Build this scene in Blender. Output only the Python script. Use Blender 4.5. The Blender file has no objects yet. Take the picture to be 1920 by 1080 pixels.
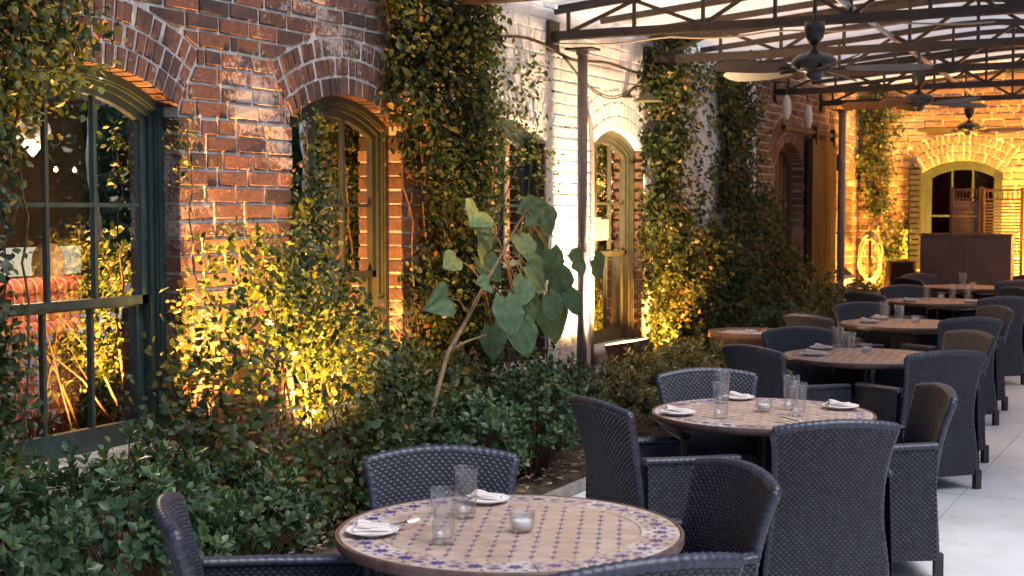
import bpy, math, random
import numpy as np
from mathutils import Vector, Matrix
R = math.radians
random.seed(7); rng = np.random.default_rng(7)
SC = bpy.context.scene
COL = SC.collection

# ---------------------------------------------------------------- camera, sky, sun, exposure
cam = bpy.data.cameras.new('camera'); camo = bpy.data.objects.new('camera', cam); COL.objects.link(camo)
camo.location = (0, 0, 1.75)
camo.rotation_euler = (R(90) - math.atan(152/2667.), 0, R(27.0))
cam.sensor_width = 36; cam.lens = 50; cam.clip_end = 2000
cam.dof.use_dof = True; cam.dof.focus_distance = 6.8; cam.dof.aperture_fstop = 5.0
SC.camera = camo
world = bpy.data.worlds.new('World'); SC.world = world; world.use_nodes = True
wn = world.node_tree.nodes; wl = world.node_tree.links
sky = wn.new('ShaderNodeTexSky'); sky.sky_type = 'NISHITA'; sky.sun_disc = False
SUN_EL, SUN_AZ = R(58), R(100)            # azimuth clockwise from +Y
sky.sun_elevation = SUN_EL; sky.sun_rotation = SUN_AZ; sky.air_density = 1.0; sky.dust_density = 1.5
bg = wn['Background']; bg.inputs['Strength'].default_value = 0.07
wl.new(sky.outputs[0], bg.inputs[0])
sun = bpy.data.lights.new('sun', 'SUN'); suno = bpy.data.objects.new('sun', sun); COL.objects.link(suno)
sun.energy = 1.3; sun.angle = R(40); sun.color = (.96, .96, 1)
sd = Vector((math.sin(SUN_AZ)*math.cos(SUN_EL), math.cos(SUN_AZ)*math.cos(SUN_EL), math.sin(SUN_EL)))
suno.rotation_euler = (-sd).to_track_quat('-Z', 'Y').to_euler()
SC.view_settings.view_transform = 'Standard'; SC.view_settings.look = 'None'
SC.view_settings.exposure = 1.2; SC.view_settings.gamma = 1
SC.cycles.use_denoising = True
try: SC.cycles.denoiser = 'OPENIMAGEDENOISE'
except Exception: pass
SC.cycles.max_bounces = 8; SC.cycles.diffuse_bounces = 3; SC.cycles.glossy_bounces = 3
SC.cycles.transmission_bounces = 6; SC.cycles.transparent_max_bounces = 24
SC.cycles.sample_clamp_indirect = 4; SC.cycles.caustics_reflective = False; SC.cycles.caustics_refractive = False

# ---------------------------------------------------------------- helpers
def link(o, parent=None):
    COL.objects.link(o)
    if parent is not None: o.parent = parent
    return o
def tag(o, label=None, cat=None, group=None, kind=None):
    if label: o['label'] = label
    if cat: o['category'] = cat
    if group: o['group'] = group
    if kind: o['kind'] = kind
    return o
def empty(name, loc=(0,0,0), rz=0, label=None, cat=None, group=None):
    o = bpy.data.objects.new(name, None); COL.objects.link(o)
    o.location = loc; o.rotation_euler = (0,0,rz); o.empty_display_size = .1
    return tag(o, label, cat, group)
class MB:
    """collects shapes for ONE mesh object"""
    def __init__(s): s.v = []; s.f = []; s.t = []; s.tint = .5
    def poly(s, verts, faces):
        b = len(s.v); s.v.extend([tuple(p) for p in verts])
        for f in faces: s.f.append(tuple(i+b for i in f)); s.t.append(s.tint)
    def quad(s, a, b, c, d): s.poly([a,b,c,d], [(0,1,2,3)])
    def box(s, lo, hi, rot=None, at=(0,0,0)):
        x0,y0,z0 = lo; x1,y1,z1 = hi
        vs = [Vector(p) for p in ((x0,y0,z0),(x1,y0,z0),(x1,y1,z0),(x0,y1,z0),(x0,y0,z1),(x1,y0,z1),(x1,y1,z1),(x0,y1,z1))]
        if rot is not None: vs = [rot @ p for p in vs]
        vs = [p + Vector(at) for p in vs]
        s.poly(vs, [(3,2,1,0),(4,5,6,7),(0,1,5,4),(1,2,6,5),(2,3,7,6),(3,0,4,7)])
    def beam(s, a, b, w, h, up=(0,0,1)):
        a = Vector(a); b = Vector(b); d = (b-a); L = d.length; d.normalize()
        u = Vector(up)
        if abs(d.dot(u)) > .98: u = Vector((0,1,0))
        x = d.cross(u).normalized(); z = x.cross(d).normalized()
        m = Matrix((x, d, z)).transposed()
        s.box((-w/2,0,-h/2), (w/2,L,h/2), m, a)
    def tube(s, pts, r, n=8, caps=True):
        pts = [Vector(p) for p in pts]; rr = r if hasattr(r, '__len__') else [r]*len(pts)
        b = len(s.v); px = None
        for i, p in enumerate(pts):
            d = (pts[min(i+1,len(pts)-1)] - pts[max(i-1,0)]).normalized()
            if px is None:
                px = d.cross(Vector((0,0,1)))
                if px.length < .05: px = d.cross(Vector((0,1,0)))
            px = (px - d*px.dot(d)).normalized(); py = d.cross(px)
            for k in range(n):
                a = 2*math.pi*k/n
                s.v.append(tuple(p + (px*math.cos(a) + py*math.sin(a))*rr[i]))
        for i in range(len(pts)-1):
            for k in range(n):
                k2 = (k+1) % n
                s.f.append((b+i*n+k, b+i*n+k2, b+(i+1)*n+k2, b+(i+1)*n+k)); s.t.append(s.tint)
        if caps:
            s.f.append(tuple(b+k for k in range(n))[::-1]); s.t.append(s.tint)
            s.f.append(tuple(b+(len(pts)-1)*n+k for k in range(n))); s.t.append(s.tint)
    def lathe(s, prof, n=24, at=(0,0,0)):
        b = len(s.v); ax, ay, az = at
        for (r, z) in prof:
            for k in range(n):
                a = 2*math.pi*k/n; s.v.append((ax+r*math.cos(a), ay+r*math.sin(a), az+z))
        for i in range(len(prof)-1):
            for k in range(n):
                k2 = (k+1) % n
                s.f.append((b+i*n+k, b+i*n+k2, b+(i+1)*n+k2, b+(i+1)*n+k)); s.t.append(s.tint)
    def mesh(s, name, mat, smooth=False):
        me = bpy.data.meshes.new(name); me.from_pydata(s.v, [], s.f)
        if mat: me.materials.append(mat)
        a = me.attributes.new('tint', 'FLOAT', 'FACE'); a.data.foreach_set('value', s.t)
        if smooth: me.shade_smooth()
        me.update(); return me
    def build(s, name, mat, parent=None, smooth=False, loc=None, rz=0):
        o = bpy.data.objects.new(name, s.mesh(name, mat, smooth)); link(o, parent)
        if loc is not None: o.location = loc
        if rz: o.rotation_euler[2] = rz
        return o
def npmesh(name, V, Fq, mat, tint=None, smooth=False):
    """V (n,3), Fq (m,k) arrays, tint per face"""
    me = bpy.data.meshes.new(name)
    V = np.asarray(V, np.float32); Fq = np.asarray(Fq, np.int32); m, k = Fq.shape
    me.vertices.add(len(V)); me.vertices.foreach_set('co', V.ravel())
    me.loops.add(m*k); me.loops.foreach_set('vertex_index', Fq.ravel())
    me.polygons.add(m); me.polygons.foreach_set('loop_start', np.arange(m, dtype=np.int32)*k)
    me.update(calc_edges=True)
    if tint is not None:
        a = me.attributes.new('tint', 'FLOAT', 'FACE'); a.data.foreach_set('value', np.asarray(tint, np.float32))
    me.materials.append(mat)
    if smooth: me.shade_smooth()
    me.validate(); return me
def copy_tree(o, parent=None):
    c = o.copy(); COL.objects.link(c); c.parent = parent
    for ch in list(o.children): copy_tree(ch, c)
    return c

# ---------------------------------------------------------------- materials
def mat(name, col=(.5,.5,.5), rough=.6, metal=0, spec=.5):
    m = bpy.data.materials.new(name); m.use_nodes = True
    b = m.node_tree.nodes['Principled BSDF']
    b.inputs['Base Color'].default_value = (*col, 1); b.inputs['Roughness'].default_value = rough
    b.inputs['Metallic'].default_value = metal; b.inputs['Specular IOR Level'].default_value = spec
    return m
def nt(m): return m.node_tree.nodes, m.node_tree.links, m.node_tree.nodes['Principled BSDF']
def noise(N, L, scale, detail=4, rough=.55, vec=None, coord='Object'):
    n = N.new('ShaderNodeTexNoise'); n.inputs['Scale'].default_value = scale
    n.inputs['Detail'].default_value = detail; n.inputs['Roughness'].default_value = rough
    if vec is None:
        if coord == 'Position': g = N.new('ShaderNodeNewGeometry'); vec = g.outputs['Position']
        else: g = N.new('ShaderNodeTexCoord'); vec = g.outputs[coord]
    L.new(vec, n.inputs['Vector']); return n
def ramp(N, L, fac, stops, interp='LINEAR'):
    r = N.new('ShaderNodeValToRGB'); r.color_ramp.interpolation = interp
    e = r.color_ramp.elements
    while len(e) < len(stops): e.new(.5)
    for i, (p, c) in enumerate(stops):
        e[i].position = p; e[i].color = (*c, 1) if len(c) == 3 else c
    if fac is not None: L.new(fac, r.inputs[0])
    return r
def mix(N, L, fac, a, b, mode='MIX'):
    x = N.new('ShaderNodeMix'); x.data_type = 'RGBA'; x.blend_type = mode
    for sock, val in ((x.inputs[0], fac), (x.inputs[6], a), (x.inputs[7], b)):
        if hasattr(val, 'links') or hasattr(val, 'is_linked'): L.new(val, sock)
        elif isinstance(val, (int, float)): sock.default_value = val
        else: sock.default_value = (*val, 1)
    return x.outputs[2]
def bump(N, L, b, height, strength=.4, dist=.01):
    n = N.new('ShaderNodeBump'); n.inputs['Strength'].default_value = strength; n.inputs['Distance'].default_value = dist
    L.new(height, n.inputs['Height']); L.new(n.outputs[0], b.inputs['Normal'])
def noisy(name, c1, c2, scale=8, rough=.7, bs=.3, bd=.01, metal=0, coord='Object', detail=5, lo=.35, hi=.65):
    m = mat(name, c1, rough, metal); N, L, b = nt(m)
    n = noise(N, L, scale, detail, coord=coord); r = ramp(N, L, n.outputs[0], [(lo, c1), (hi, c2)])
    L.new(r.outputs[0], b.inputs['Base Color'])
    n2 = noise(N, L, scale*6, 4, coord=coord); bump(N, L, b, n2.outputs[0], bs, bd)
    return m
def attr(N, name='tint'):
    a = N.new('ShaderNodeAttribute'); a.attribute_name = name; return a.outputs['Fac']
def brick_mat(name, stops, wash=.48, washcol=(.62,.56,.52), washlo=.585):
    m = mat(name, (.2,.07,.04), .85); N, L, b = nt(m)
    g = N.new('ShaderNodeNewGeometry'); P = g.outputs['Position']
    base = ramp(N, L, attr(N), stops).outputs[0]
    n1 = noise(N, L, 22, 6, .65, P); sh = ramp(N, L, n1.outputs[0], [(.3, (.55,.55,.55)), (.7, (1.25,1.2,1.15))])
    c = mix(N, L, 1.0, base, sh.outputs[0], 'MULTIPLY')
    n2 = noise(N, L, 1.6, 5, .6, P); n3 = noise(N, L, 34, 6, .7, P)
    ad = N.new('ShaderNodeMath'); ad.operation = 'MULTIPLY_ADD'; L.new(n3.outputs[0], ad.inputs[0]); ad.inputs[1].default_value = .5
    L.new(n2.outputs[0], ad.inputs[2])
    w = ramp(N, L, ad.outputs[0], [(washlo+.22, (0,0,0)), (washlo+.34, (wash,)*3)])
    c = mix(N, L, w.outputs[0], c, washcol)
    L.new(c, b.inputs['Base Color'])
    n4 = noise(N, L, 70, 5, .6, P); bump(N, L, b, n4.outputs[0], .55, .006)
    return m
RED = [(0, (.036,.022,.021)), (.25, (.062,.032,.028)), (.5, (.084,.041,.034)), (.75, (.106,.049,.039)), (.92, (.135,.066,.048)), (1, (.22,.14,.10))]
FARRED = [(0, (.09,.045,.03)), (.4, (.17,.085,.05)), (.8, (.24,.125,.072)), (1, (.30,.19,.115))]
M_brick = brick_mat('brick_red', RED)
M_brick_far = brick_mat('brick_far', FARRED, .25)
M_mortar = noisy('mortar', (.30,.26,.235), (.50,.45,.41), 9, .95, .8, .01, coord='Position')
M_paint = brick_mat('brick_painted', [(0, (.70,.67,.65)), (1, (.80,.78,.77))], .0)
def painted():
    m = mat('painted_brick', (.75,.72,.7), .8); N, L, b = nt(m)
    g = N.new('ShaderNodeNewGeometry'); P = g.outputs['Position']
    n1 = noise(N, L, 3.0, 6, .65, P); base = ramp(N, L, n1.outputs[0], [(.3, (.70,.66,.65)), (.62, (.81,.785,.78))])
    n2 = noise(N, L, 1.3, 3, .6, P); n3 = noise(N, L, 26, 6, .75, P)
    ad = N.new('ShaderNodeMath'); ad.operation = 'MULTIPLY_ADD'; L.new(n3.outputs[0], ad.inputs[0]); ad.inputs[1].default_value = .55
    L.new(n2.outputs[0], ad.inputs[2])
    w = ramp(N, L, ad.outputs[0], [(.93, (0,0,0)), (1.0, (.7,.7,.7))])
    c = mix(N, L, w.outputs[0], base.outputs[0], (.22,.085,.05))
    L.new(c, b.inputs['Base Color'])
    n4 = noise(N, L, 40, 5, .6, P); bump(N, L, b, n4.outputs[0], .4, .006); return m
M_paint = painted()
M_green = noisy('green_paint', (.013,.028,.029), (.024,.045,.045), 14, .42, .12, .004)
M_sash = noisy('green_sash', (.014,.032,.034), (.026,.050,.052), 18, .4, .12, .004)
M_olived = noisy('dark_olive_paint', (.022,.026,.018), (.036,.040,.026), 14, .45, .12, .004)
M_olive = noisy('olive_paint', (.055,.056,.032), (.085,.082,.045), 14, .5, .12, .004)
M_stone = noisy('stone', (.20,.17,.15), (.34,.30,.27), 7, .85, .6, .012, coord='Position')
M_conc = noisy('concrete', (.62,.61,.61), (.76,.75,.75), 1.3, .7, .25, .004, coord='Position', detail=9, lo=.3, hi=.7)
def stain(m):
    N, L, b = nt(m); src = b.inputs['Base Color'].links[0].from_socket
    n = noise(N, L, .9, 7, .7, coord='Position'); r = ramp(N, L, n.outputs[0], [(.36, (.84,.83,.82)), (.52, (1,1,1))])
    n2 = noise(N, L, 60, 4, .7, coord='Position'); r2 = ramp(N, L, n2.outputs[0], [(.30, (.8,.79,.78)), (.42, (1,1,1))])
    c = mix(N, L, 1., src, r.outputs[0], 'MULTIPLY'); c = mix(N, L, 1., c, r2.outputs[0], 'MULTIPLY'); L.new(c, b.inputs['Base Color'])
stain(M_conc)
M_joint = mat('joint', (.13,.12,.12), .95)
M_soil = noisy('soil', (.045,.030,.020), (.12,.085,.055), 6, .98, 1, .03, coord='Position')
M_steel = noisy('steel', (.018,.012,.011), (.034,.024,.021), 9, .45, .15, .003, coord='Position')
M_post = noisy('post_paint', (.17,.13,.125), (.24,.19,.18), 6, .5, .1, .002, coord='Position')
M_galv = noisy('galvanised', (.30,.31,.34), (.45,.46,.50), 30, .35, .05, .001, .7, coord='Position')
M_dark = noisy('dark_metal', (.02,.018,.017), (.04,.036,.032), 12, .35, .05, .001)
M_blade = noisy('blade_wood', (.045,.026,.018), (.085,.05,.034), 5, .5, .1, .002)
M_wood = noisy('brown_wood', (.075,.036,.022), (.13,.066,.042), 4, .55, .2, .003)
M_door = noisy('door_wood', (.030,.014,.010), (.055,.026,.018), 4, .5, .2, .003, coord='Position')
M_bark = noisy('bark', (.15,.085,.04), (.26,.16,.08), 20, .8, .6, .006)
M_vstem = noisy('vine_stem', (.06,.035,.02), (.12,.075,.045), 25, .9, .5, .004)
M_white = mat('white_ceramic', (.78,.76,.75), .25)
M_lining = noisy('jamb_wood', (.26,.16,.075), (.36,.23,.11), 6, .5, .1, .003)
M_cutlery = mat('cutlery', (.6,.58,.56), .22, 1)
M_cutwood = noisy('fork_handle', (.16,.09,.06), (.24,.14,.09), 30, .4, .1, .001)
def napkin():
    m = mat('napkin_cloth', (.72,.60,.56), .9); N, L, b = nt(m)
    t = N.new('ShaderNodeTexCoord'); s = N.new('ShaderNodeSeparateXYZ'); L.new(t.outputs['Object'], s.inputs[0])
    w = N.new('ShaderNodeMath'); w.operation = 'PINGPONG'; L.new(s.outputs[1], w.inputs[0]); w.inputs[1].default_value = .03
    r = ramp(N, L, None, [(0, (.30,.20,.22)), (.05, (.30,.20,.22)), (.08, (.70,.58,.54)), (1, (.73,.62,.57))])
    d = N.new('ShaderNodeMath'); d.operation = 'DIVIDE'; L.new(w.outputs[0], d.inputs[0]); d.inputs[1].default_value = .03
    L.new(d.outputs[0], r.inputs[0])
    n = noise(N, L, 180, 3); bump(N, L, b, n.outputs[0], .3, .001)
    L.new(r.outputs[0], b.inputs['Base Color']); return m
M_napkin = napkin()
def glassware():
    m = bpy.data.materials.new('drinking_glass'); m.use_nodes = True; N = m.node_tree.nodes; L = m.node_tree.links; N.clear()
    o = N.new('ShaderNodeOutputMaterial'); mx = N.new('ShaderNodeMixShader'); t = N.new('ShaderNodeBsdfTransparent'); g = N.new('ShaderNodeBsdfGlossy')
    t.inputs['Color'].default_value = (.97,.975,.98,1); g.inputs['Roughness'].default_value = .12
    fr = N.new('ShaderNodeLayerWeight'); fr.inputs['Blend'].default_value = .35
    pw = N.new('ShaderNodeMath'); pw.operation = 'POWER'; L.new(fr.outputs['Facing'], pw.inputs[0]); pw.inputs[1].default_value = 2.2
    ma = N.new('ShaderNodeMath'); ma.operation = 'MULTIPLY_ADD'; L.new(pw.outputs[0], ma.inputs[0]); ma.inputs[1].default_value = .7; ma.inputs[2].default_value = .09
    L.new(ma.outputs[0], mx.inputs[0]); L.new(t.outputs[0], mx.inputs[1]); L.new(g.outputs[0], mx.inputs[2]); L.new(mx.outputs[0], o.inputs[0]); return m
M_glass = glassware()
def emis(name, col, st, base=None):
    m = mat(name, base or col, .5); N, L, b = nt(m)
    b.inputs['Emission Color'].default_value = (*col, 1); b.inputs['Emission Strength'].default_value = st; return m
def pane_mat():
    m = bpy.data.materials.new('window_glass'); m.use_nodes = True; N = m.node_tree.nodes; L = m.node_tree.links; N.clear()
    o = N.new('ShaderNodeOutputMaterial'); mx = N.new('ShaderNodeMixShader'); t = N.new('ShaderNodeBsdfTransparent'); g = N.new('ShaderNodeBsdfGlossy')
    g.inputs['Roughness'].default_value = .01; t.inputs['Color'].default_value = (.93,.95,.94,1); g.inputs['Color'].default_value = (.9,.9,.9,1)
    fr = N.new('ShaderNodeFresnel'); fr.inputs['IOR'].default_value = 1.38
    tc = N.new('ShaderNodeTexCoord'); n = N.new('ShaderNodeTexNoise'); n.inputs['Scale'].default_value = 3; L.new(tc.outputs['Object'], n.inputs['Vector'])
    bp = N.new('ShaderNodeBump'); bp.inputs['Strength'].default_value = .04; bp.inputs['Distance'].default_value = .02
    L.new(n.outputs[0], bp.inputs['Height']); L.new(bp.outputs[0], g.inputs['Normal'])
    L.new(fr.outputs[0], mx.inputs[0]); L.new(t.outputs[0], mx.inputs[1]); L.new(g.outputs[0], mx.inputs[2]); L.new(mx.outputs[0], o.inputs[0]); return m
M_pane = pane_mat()
def leaf_mat(name, stops, rough=.42, trans=.3):
    m = mat(name, (.05,.1,.03), rough, 0, .35); N, L, b = nt(m)
    c = ramp(N, L, attr(N), stops)
    n = noise(N, L, 30, 3, coord='Position'); sh = ramp(N, L, n.outputs[0], [(.3, (.75,.75,.75)), (.7, (1.2,1.2,1.2))])
    cc = mix(N, L, 1., c.outputs[0], sh.outputs[0], 'MULTIPLY')
    L.new(cc, b.inputs['Base Color'])
    tr = N.new('ShaderNodeBsdfTranslucent'); tc = mix(N, L, 1., cc, (1.3,1.25,.6), 'MULTIPLY'); L.new(tc, tr.inputs[0])
    mx = N.new('ShaderNodeMixShader'); mx.inputs[0].default_value = trans
    out = N['Material Output']; L.new(b.outputs[0], mx.inputs[1]); L.new(tr.outputs[0], mx.inputs[2]); L.new(mx.outputs[0], out.inputs[0]); return m
M_vine = leaf_mat('vine_leaf', [(0, (.018,.034,.013)), (.4, (.048,.076,.027)), (.72, (.10,.125,.042)), (.88, (.20,.185,.06)), (1, (.28,.14,.05))], .42, .42)
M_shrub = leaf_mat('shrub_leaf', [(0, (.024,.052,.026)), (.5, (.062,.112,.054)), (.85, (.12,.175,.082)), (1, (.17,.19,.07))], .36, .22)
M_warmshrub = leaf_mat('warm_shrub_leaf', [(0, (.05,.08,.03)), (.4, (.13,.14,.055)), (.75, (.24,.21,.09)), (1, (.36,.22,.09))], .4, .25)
M_bigleaf = leaf_mat('big_leaf', [(0, (.085,.15,.075)), (.6, (.12,.195,.095)), (1, (.17,.24,.09))], .55, .3)

# ---------------------------------------------------------------- brick walls
BRICKDEPTH = .2
def brick_variant(i, mat_):
    m = MB(); j = lambda a: random.uniform(-a, a)
    m.tint = min(1, max(0, random.gauss(.5, .27)))
    f = [(sx*(.5-.02)+j(.012), .003+j(.004), sz*(.5-.05)+j(.035)) for sx, sz in ((-1,-1),(1,-1),(1,1),(-1,1))]
    e = [(sx*.5+j(.008), -.006, sz*.5+j(.03)) for sx, sz in ((-1,-1),(1,-1),(1,1),(-1,1))]
    k = [(x, -BRICKDEPTH, z) for x, y, z in e]
    v = f+e+k
    fs = [(3,2,1,0)]
    for a in range(4):
        b = (a+1) % 4
        fs += [(a, b, 4+b, 4+a), (4+a, 4+b, 8+b, 8+a)]
    m.poly(v, fs); return m
class Opening:
    def __init__(s, uc, a, zb, zs, h, ring=.355, rings=3):
        s.uc, s.a, s.zb, s.zs, s.h = uc, a, zb, zs, h
        s.R = (a*a+h*h)/(2*h); s.zc = zs+h-s.R; s.Ro = s.R+ring; s.ring = ring; s.rings = rings
        s.phi = math.asin(a/s.R); s.zsk = s.zc+s.Ro*math.cos(s.phi); s.usk = s.Ro*math.sin(s.phi)
    def top(s, u, d=0): return s.zc+math.sqrt(max(0, (s.R-d)**2-(u-s.uc)**2))
    def hw(s, z):
        if z < s.zb: return 0
        if z <= s.zs: return s.a
        if z <= s.zsk: return s.a+(z-s.zs)*math.tan(s.phi)
        q = s.Ro**2-(z-s.zc)**2
        return math.sqrt(q) if q > 0 else 0
    def ext(s, u):
        d = abs(u-s.uc)
        return s.zc+math.sqrt(s.Ro**2-d*d) if d < s.usk else -1
    def path(s, d, n=20, zb=None):
        """arched outline in (u,z), inset by d, left foot to right foot"""
        a = s.a-d; r = s.R-d; zb = s.zb if zb is None else zb
        ph = math.asin(a/r)
        pts = [(s.uc-a, zb)]
        pts += [(s.uc+r*math.sin(-ph+2*ph*i/n), s.zc+r*math.cos(-ph+2*ph*i/n)) for i in range(n+1)]
        return pts+[(s.uc+a, zb)]
def poly_brick(mb, pts, d0=.002, depth=BRICKDEPTH):
    """pts (u,z) counter-clockwise seen from outside -> bevelled prism in wall-local coordinates (x=-u)"""
    n = len(pts); cu = sum(p[0] for p in pts)/n; cz = sum(p[1] for p in pts)/n
    fr = [(-(cu+(u-cu)*.95), d0, cz+(z-cz)*.93) for u, z in pts]
    ed = [(-u, -.006, z) for u, z in pts]; bk = [(-u, -depth, z) for u, z in pts]
    fs = [tuple(range(n))]
    for a in range(n):
        b = (a+1) % n
        fs += [(b, a, n+a, n+b), (n+b, n+a, 2*n+a, 2*n+b)]
    mb.poly(fr+ed+bk, fs)
def brick_wall(root, u0, u1, z1, openings, bm_, mm_, near, nsingle=300, course=.093, blen=.272, joint=.018, mortar_y=-.009, rough=1.0, relief=1.0):
    variants = [brick_variant(i, bm_).mesh('brick', bm_) for i in range(18)]
    rest = MB(); cand = []
    row = 0; z = 0.0
    def put(a, b, za, zb_):
        if b-a < .012 or zb_-za < .03: return
        cand.append((a, b, za, zb_))
    while z < z1-.02:
        za, zb_ = z+joint/2, z+course-joint/2
        header = row % 6 == 3
        L = blen/2 if header else blen
        rowp = []
        u = u0 - (L*.5 if row % 2 else 0)
        while u < u1:
            Lk = L*random.uniform(.94, 1.06)
            if not header and random.random() < .07: Lk *= .55
            a, b = max(u, u0), min(u+Lk-joint, u1); u += Lk
            if b-a < .03: continue
            jz = random.uniform(-.004, .004)*rough
            segs = [(a, b)]
            special = False
            for o in openings:
                if zb_ <= o.zb+.005 or za >= o.zc+o.Ro+joint: continue
                if o.zs-.02 < zb_ and za < o.zsk-.03 and any(q > o.uc-o.usk-joint and p < o.uc+o.usk+joint for p, q in segs):
                    ns = []
                    for (p, q) in segs:
                        h0, h1 = o.hw(max(za, o.zs))+joint*.7, o.hw(zb_)+joint*.7
                        if q <= o.uc-h1 or p >= o.uc+h1: ns.append((p, q)); continue
                        rest.tint = min(1, max(0, random.gauss(.5, .27)))
                        if p < o.uc-h0-.01: poly_brick(rest, [(p, za), (min(q, o.uc-h0), za), (min(q, o.uc-h1) if o.uc-h1 > p else p+.002, zb_), (p, zb_)])
                        if q > o.uc+h0+.01: poly_brick(rest, [(max(p, o.uc+h0), za), (q, za), (q, zb_), (max(p, o.uc+h1) if o.uc+h1 < q else q-.002, zb_)])
                    segs = ns
                elif za < o.zsk-.03:
                    h = max(o.hw(za+(zb_-za)*t/4) for t in range(5))
                    g = joint if zb_ > o.zs else 0
                    lo, hi = o.uc-h-g, o.uc+h+g; ns = []
                    for (p, q) in segs:
                        if q <= lo or p >= hi: ns.append((p, q)); continue
                        if p < lo: ns.append((p, lo))
                        if q > hi: ns.append((hi, q))
                    segs = ns
                else:
                    for (p, q) in segs:
                        cols = [p+(q-p)*t/5 for t in range(6)]
                        bot = [max(za, o.ext(c)+joint*.8) for c in cols]
                        if max(bot) > za+1e-6:
                            special = True
                            ok = [(c, w) for c, w in zip(cols, bot) if w < zb_-.012]
                            if len(ok) >= 2:
                                rest.tint = min(1, max(0, random.gauss(.5, .27)))
                                poly_brick(rest, [(c, w) for c, w in ok]+[(ok[-1][0], zb_), (ok[0][0], zb_)])
            if special: continue
            for (p, q) in segs: rowp.append([p, q, za+jz, zb_+jz])
        for o in openings:
            if za < o.zb-.01 or zb_ > o.zs+.02: continue
            lo, hi = o.uc-o.a, o.uc+o.a
            rowp = [r for r in rowp if not ((abs(r[1]-lo) < 1e-4 or abs(r[0]-hi) < 1e-4) and r[1]-r[0] < .075)]
            lft = [r for r in rowp if r[1] <= lo+1e-4]; rgt = [r for r in rowp if r[0] >= hi-1e-4]
            if lft: r = max(lft, key=lambda r: r[1]); r[1] = lo if lo-r[1] < .11 else r[1]
            if rgt: r = min(rgt, key=lambda r: r[0]); r[0] = hi if r[0]-hi < .11 else r[0]
        for r in rowp: put(*r)
        z += course; row += 1
    # voussoirs of the arches, each ring shares one wedge
    nv = 0
    for o in openings:
        if o.rings == 0: continue
        t = o.ring/o.rings
        for k in range(o.rings):
            r0 = o.R+k*t+(.0 if k == 0 else joint/2); r1 = o.R+(k+1)*t-joint/2
            n = max(5, round(2*o.phi*(r0+r1)/2/.074)); st = 2*o.phi/n
            ms = []
            for w in range(5):
                mb = MB(); mb.tint = random.uniform(.1, .8); da = st/2-joint/2/r0
                jr = random.uniform(-.006, .006)
                poly_brick(mb, [(r0*math.sin(-da), r0*math.cos(da)), (r0*math.sin(da), r0*math.cos(da)), ((r1+jr)*math.sin(da), (r1+jr)*math.cos(da)), ((r1+jr)*math.sin(-da), (r1+jr)*math.cos(da))], random.uniform(-.002, .004))
                ms.append(mb.mesh('brick', bm_))
            for i in range(n):
                ob = bpy.data.objects.new('brick', random.choice(ms)); link(ob, root)
                ob.location = (-o.uc, 0, o.zc); ob.rotation_euler = (random.uniform(-.0015,.0015), -(-o.phi+st*(i+.5))+random.uniform(-.008,.008), 0); nv += 1
    cand.sort(key=lambda c: near((c[0]+c[1])/2, (c[2]+c[3])/2))
    ns = max(0, nsingle-nv)
    for i, (a, b, za, zb_) in enumerate(cand):
        u, zz = (a+b)/2, (za+zb_)/2
        if i < ns:
            ob = bpy.data.objects.new('brick', random.choice(variants)); link(ob, root)
            ob.location = (-u, random.uniform(-.004, .004)*rough, zz); ob.scale = (b-a, relief, zb_-za)
            ob.rotation_euler = (0, random.uniform(-.006,.006)*rough, 0)
        else:
            v = brick_variant(0, bm_); dy = random.uniform(-.004, .004)*rough
            rest.tint = v.t[0]
            rest.poly([(x*(b-a)-u, y*relief+dy, w*(zb_-za)+zz) for x, y, w in v.v], v.f)
    o_ = rest.build('brick_field', bm_, root); tag(o_, kind='stuff')
    # mortar bed, recessed, with reveals
    mb = MB(); y = mortar_y
    def rect(a, b, p, q):
        if b-a > 1e-4 and q-p > 1e-4: mb.quad((-a,y,p), (-a,y,q), (-b,y,q), (-b,y,p))
    cur = u0
    for o in sorted(openings, key=lambda o: o.uc):
        g = .008; lo, hi = o.uc-o.a-g, o.uc+o.a+g
        rect(cur, lo, 0, z1); rect(lo, hi, 0, o.zb)
        n = 20
        for i in range(n):
            a = lo+(hi-lo)*i/n; b = lo+(hi-lo)*(i+1)/n
            ta = max(o.zs, o.top(min(max(a, o.uc-o.a), o.uc+o.a)))+g; tb = max(o.zs, o.top(min(max(b, o.uc-o.a), o.uc+o.a)))+g
            mb.quad((-a,y,ta), (-a,y,z1), (-b,y,z1), (-b,y,tb))
            mb.quad((-a,y,ta), (-b,y,tb), (-b,-.30,tb), (-a,-.30,ta))
        for e, s in ((lo, 1), (hi, -1)):
            mb.quad((-e,y,o.zb), (-e,y,o.zs+g), (-e,-.30,o.zs+g), (-e,-.30,o.zb))
        mb.quad((-lo,y,o.zb), (-hi,y,o.zb), (-hi,-.30,o.zb), (-lo,-.30,o.zb))
        cur = hi
    rect(cur, u1, 0, z1)
    mb.build('mortar_bed', mm_, root)
def sweep(mb, pA, pB, y0, y1):
    """frame between outlines pA (outer) and pB (inner), front y1, back y0"""
    n = len(pA)
    for i in range(n-1):
        a, b, c, d = pA[i], pA[i+1], pB[i+1], pB[i]
        mb.quad((-a[0],y1,a[1]), (-b[0],y1,b[1]), (-c[0],y1,c[1]), (-d[0],y1,d[1]))
        mb.quad((-d[0],y1,d[1]), (-c[0],y1,c[1]), (-c[0],y0,c[1]), (-d[0],y0,d[1]))
        mb.quad((-a[0],y1,a[1]), (-a[0],y0,a[1]), (-b[0],y0,b[1]), (-b[0],y1,b[1]))
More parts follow.
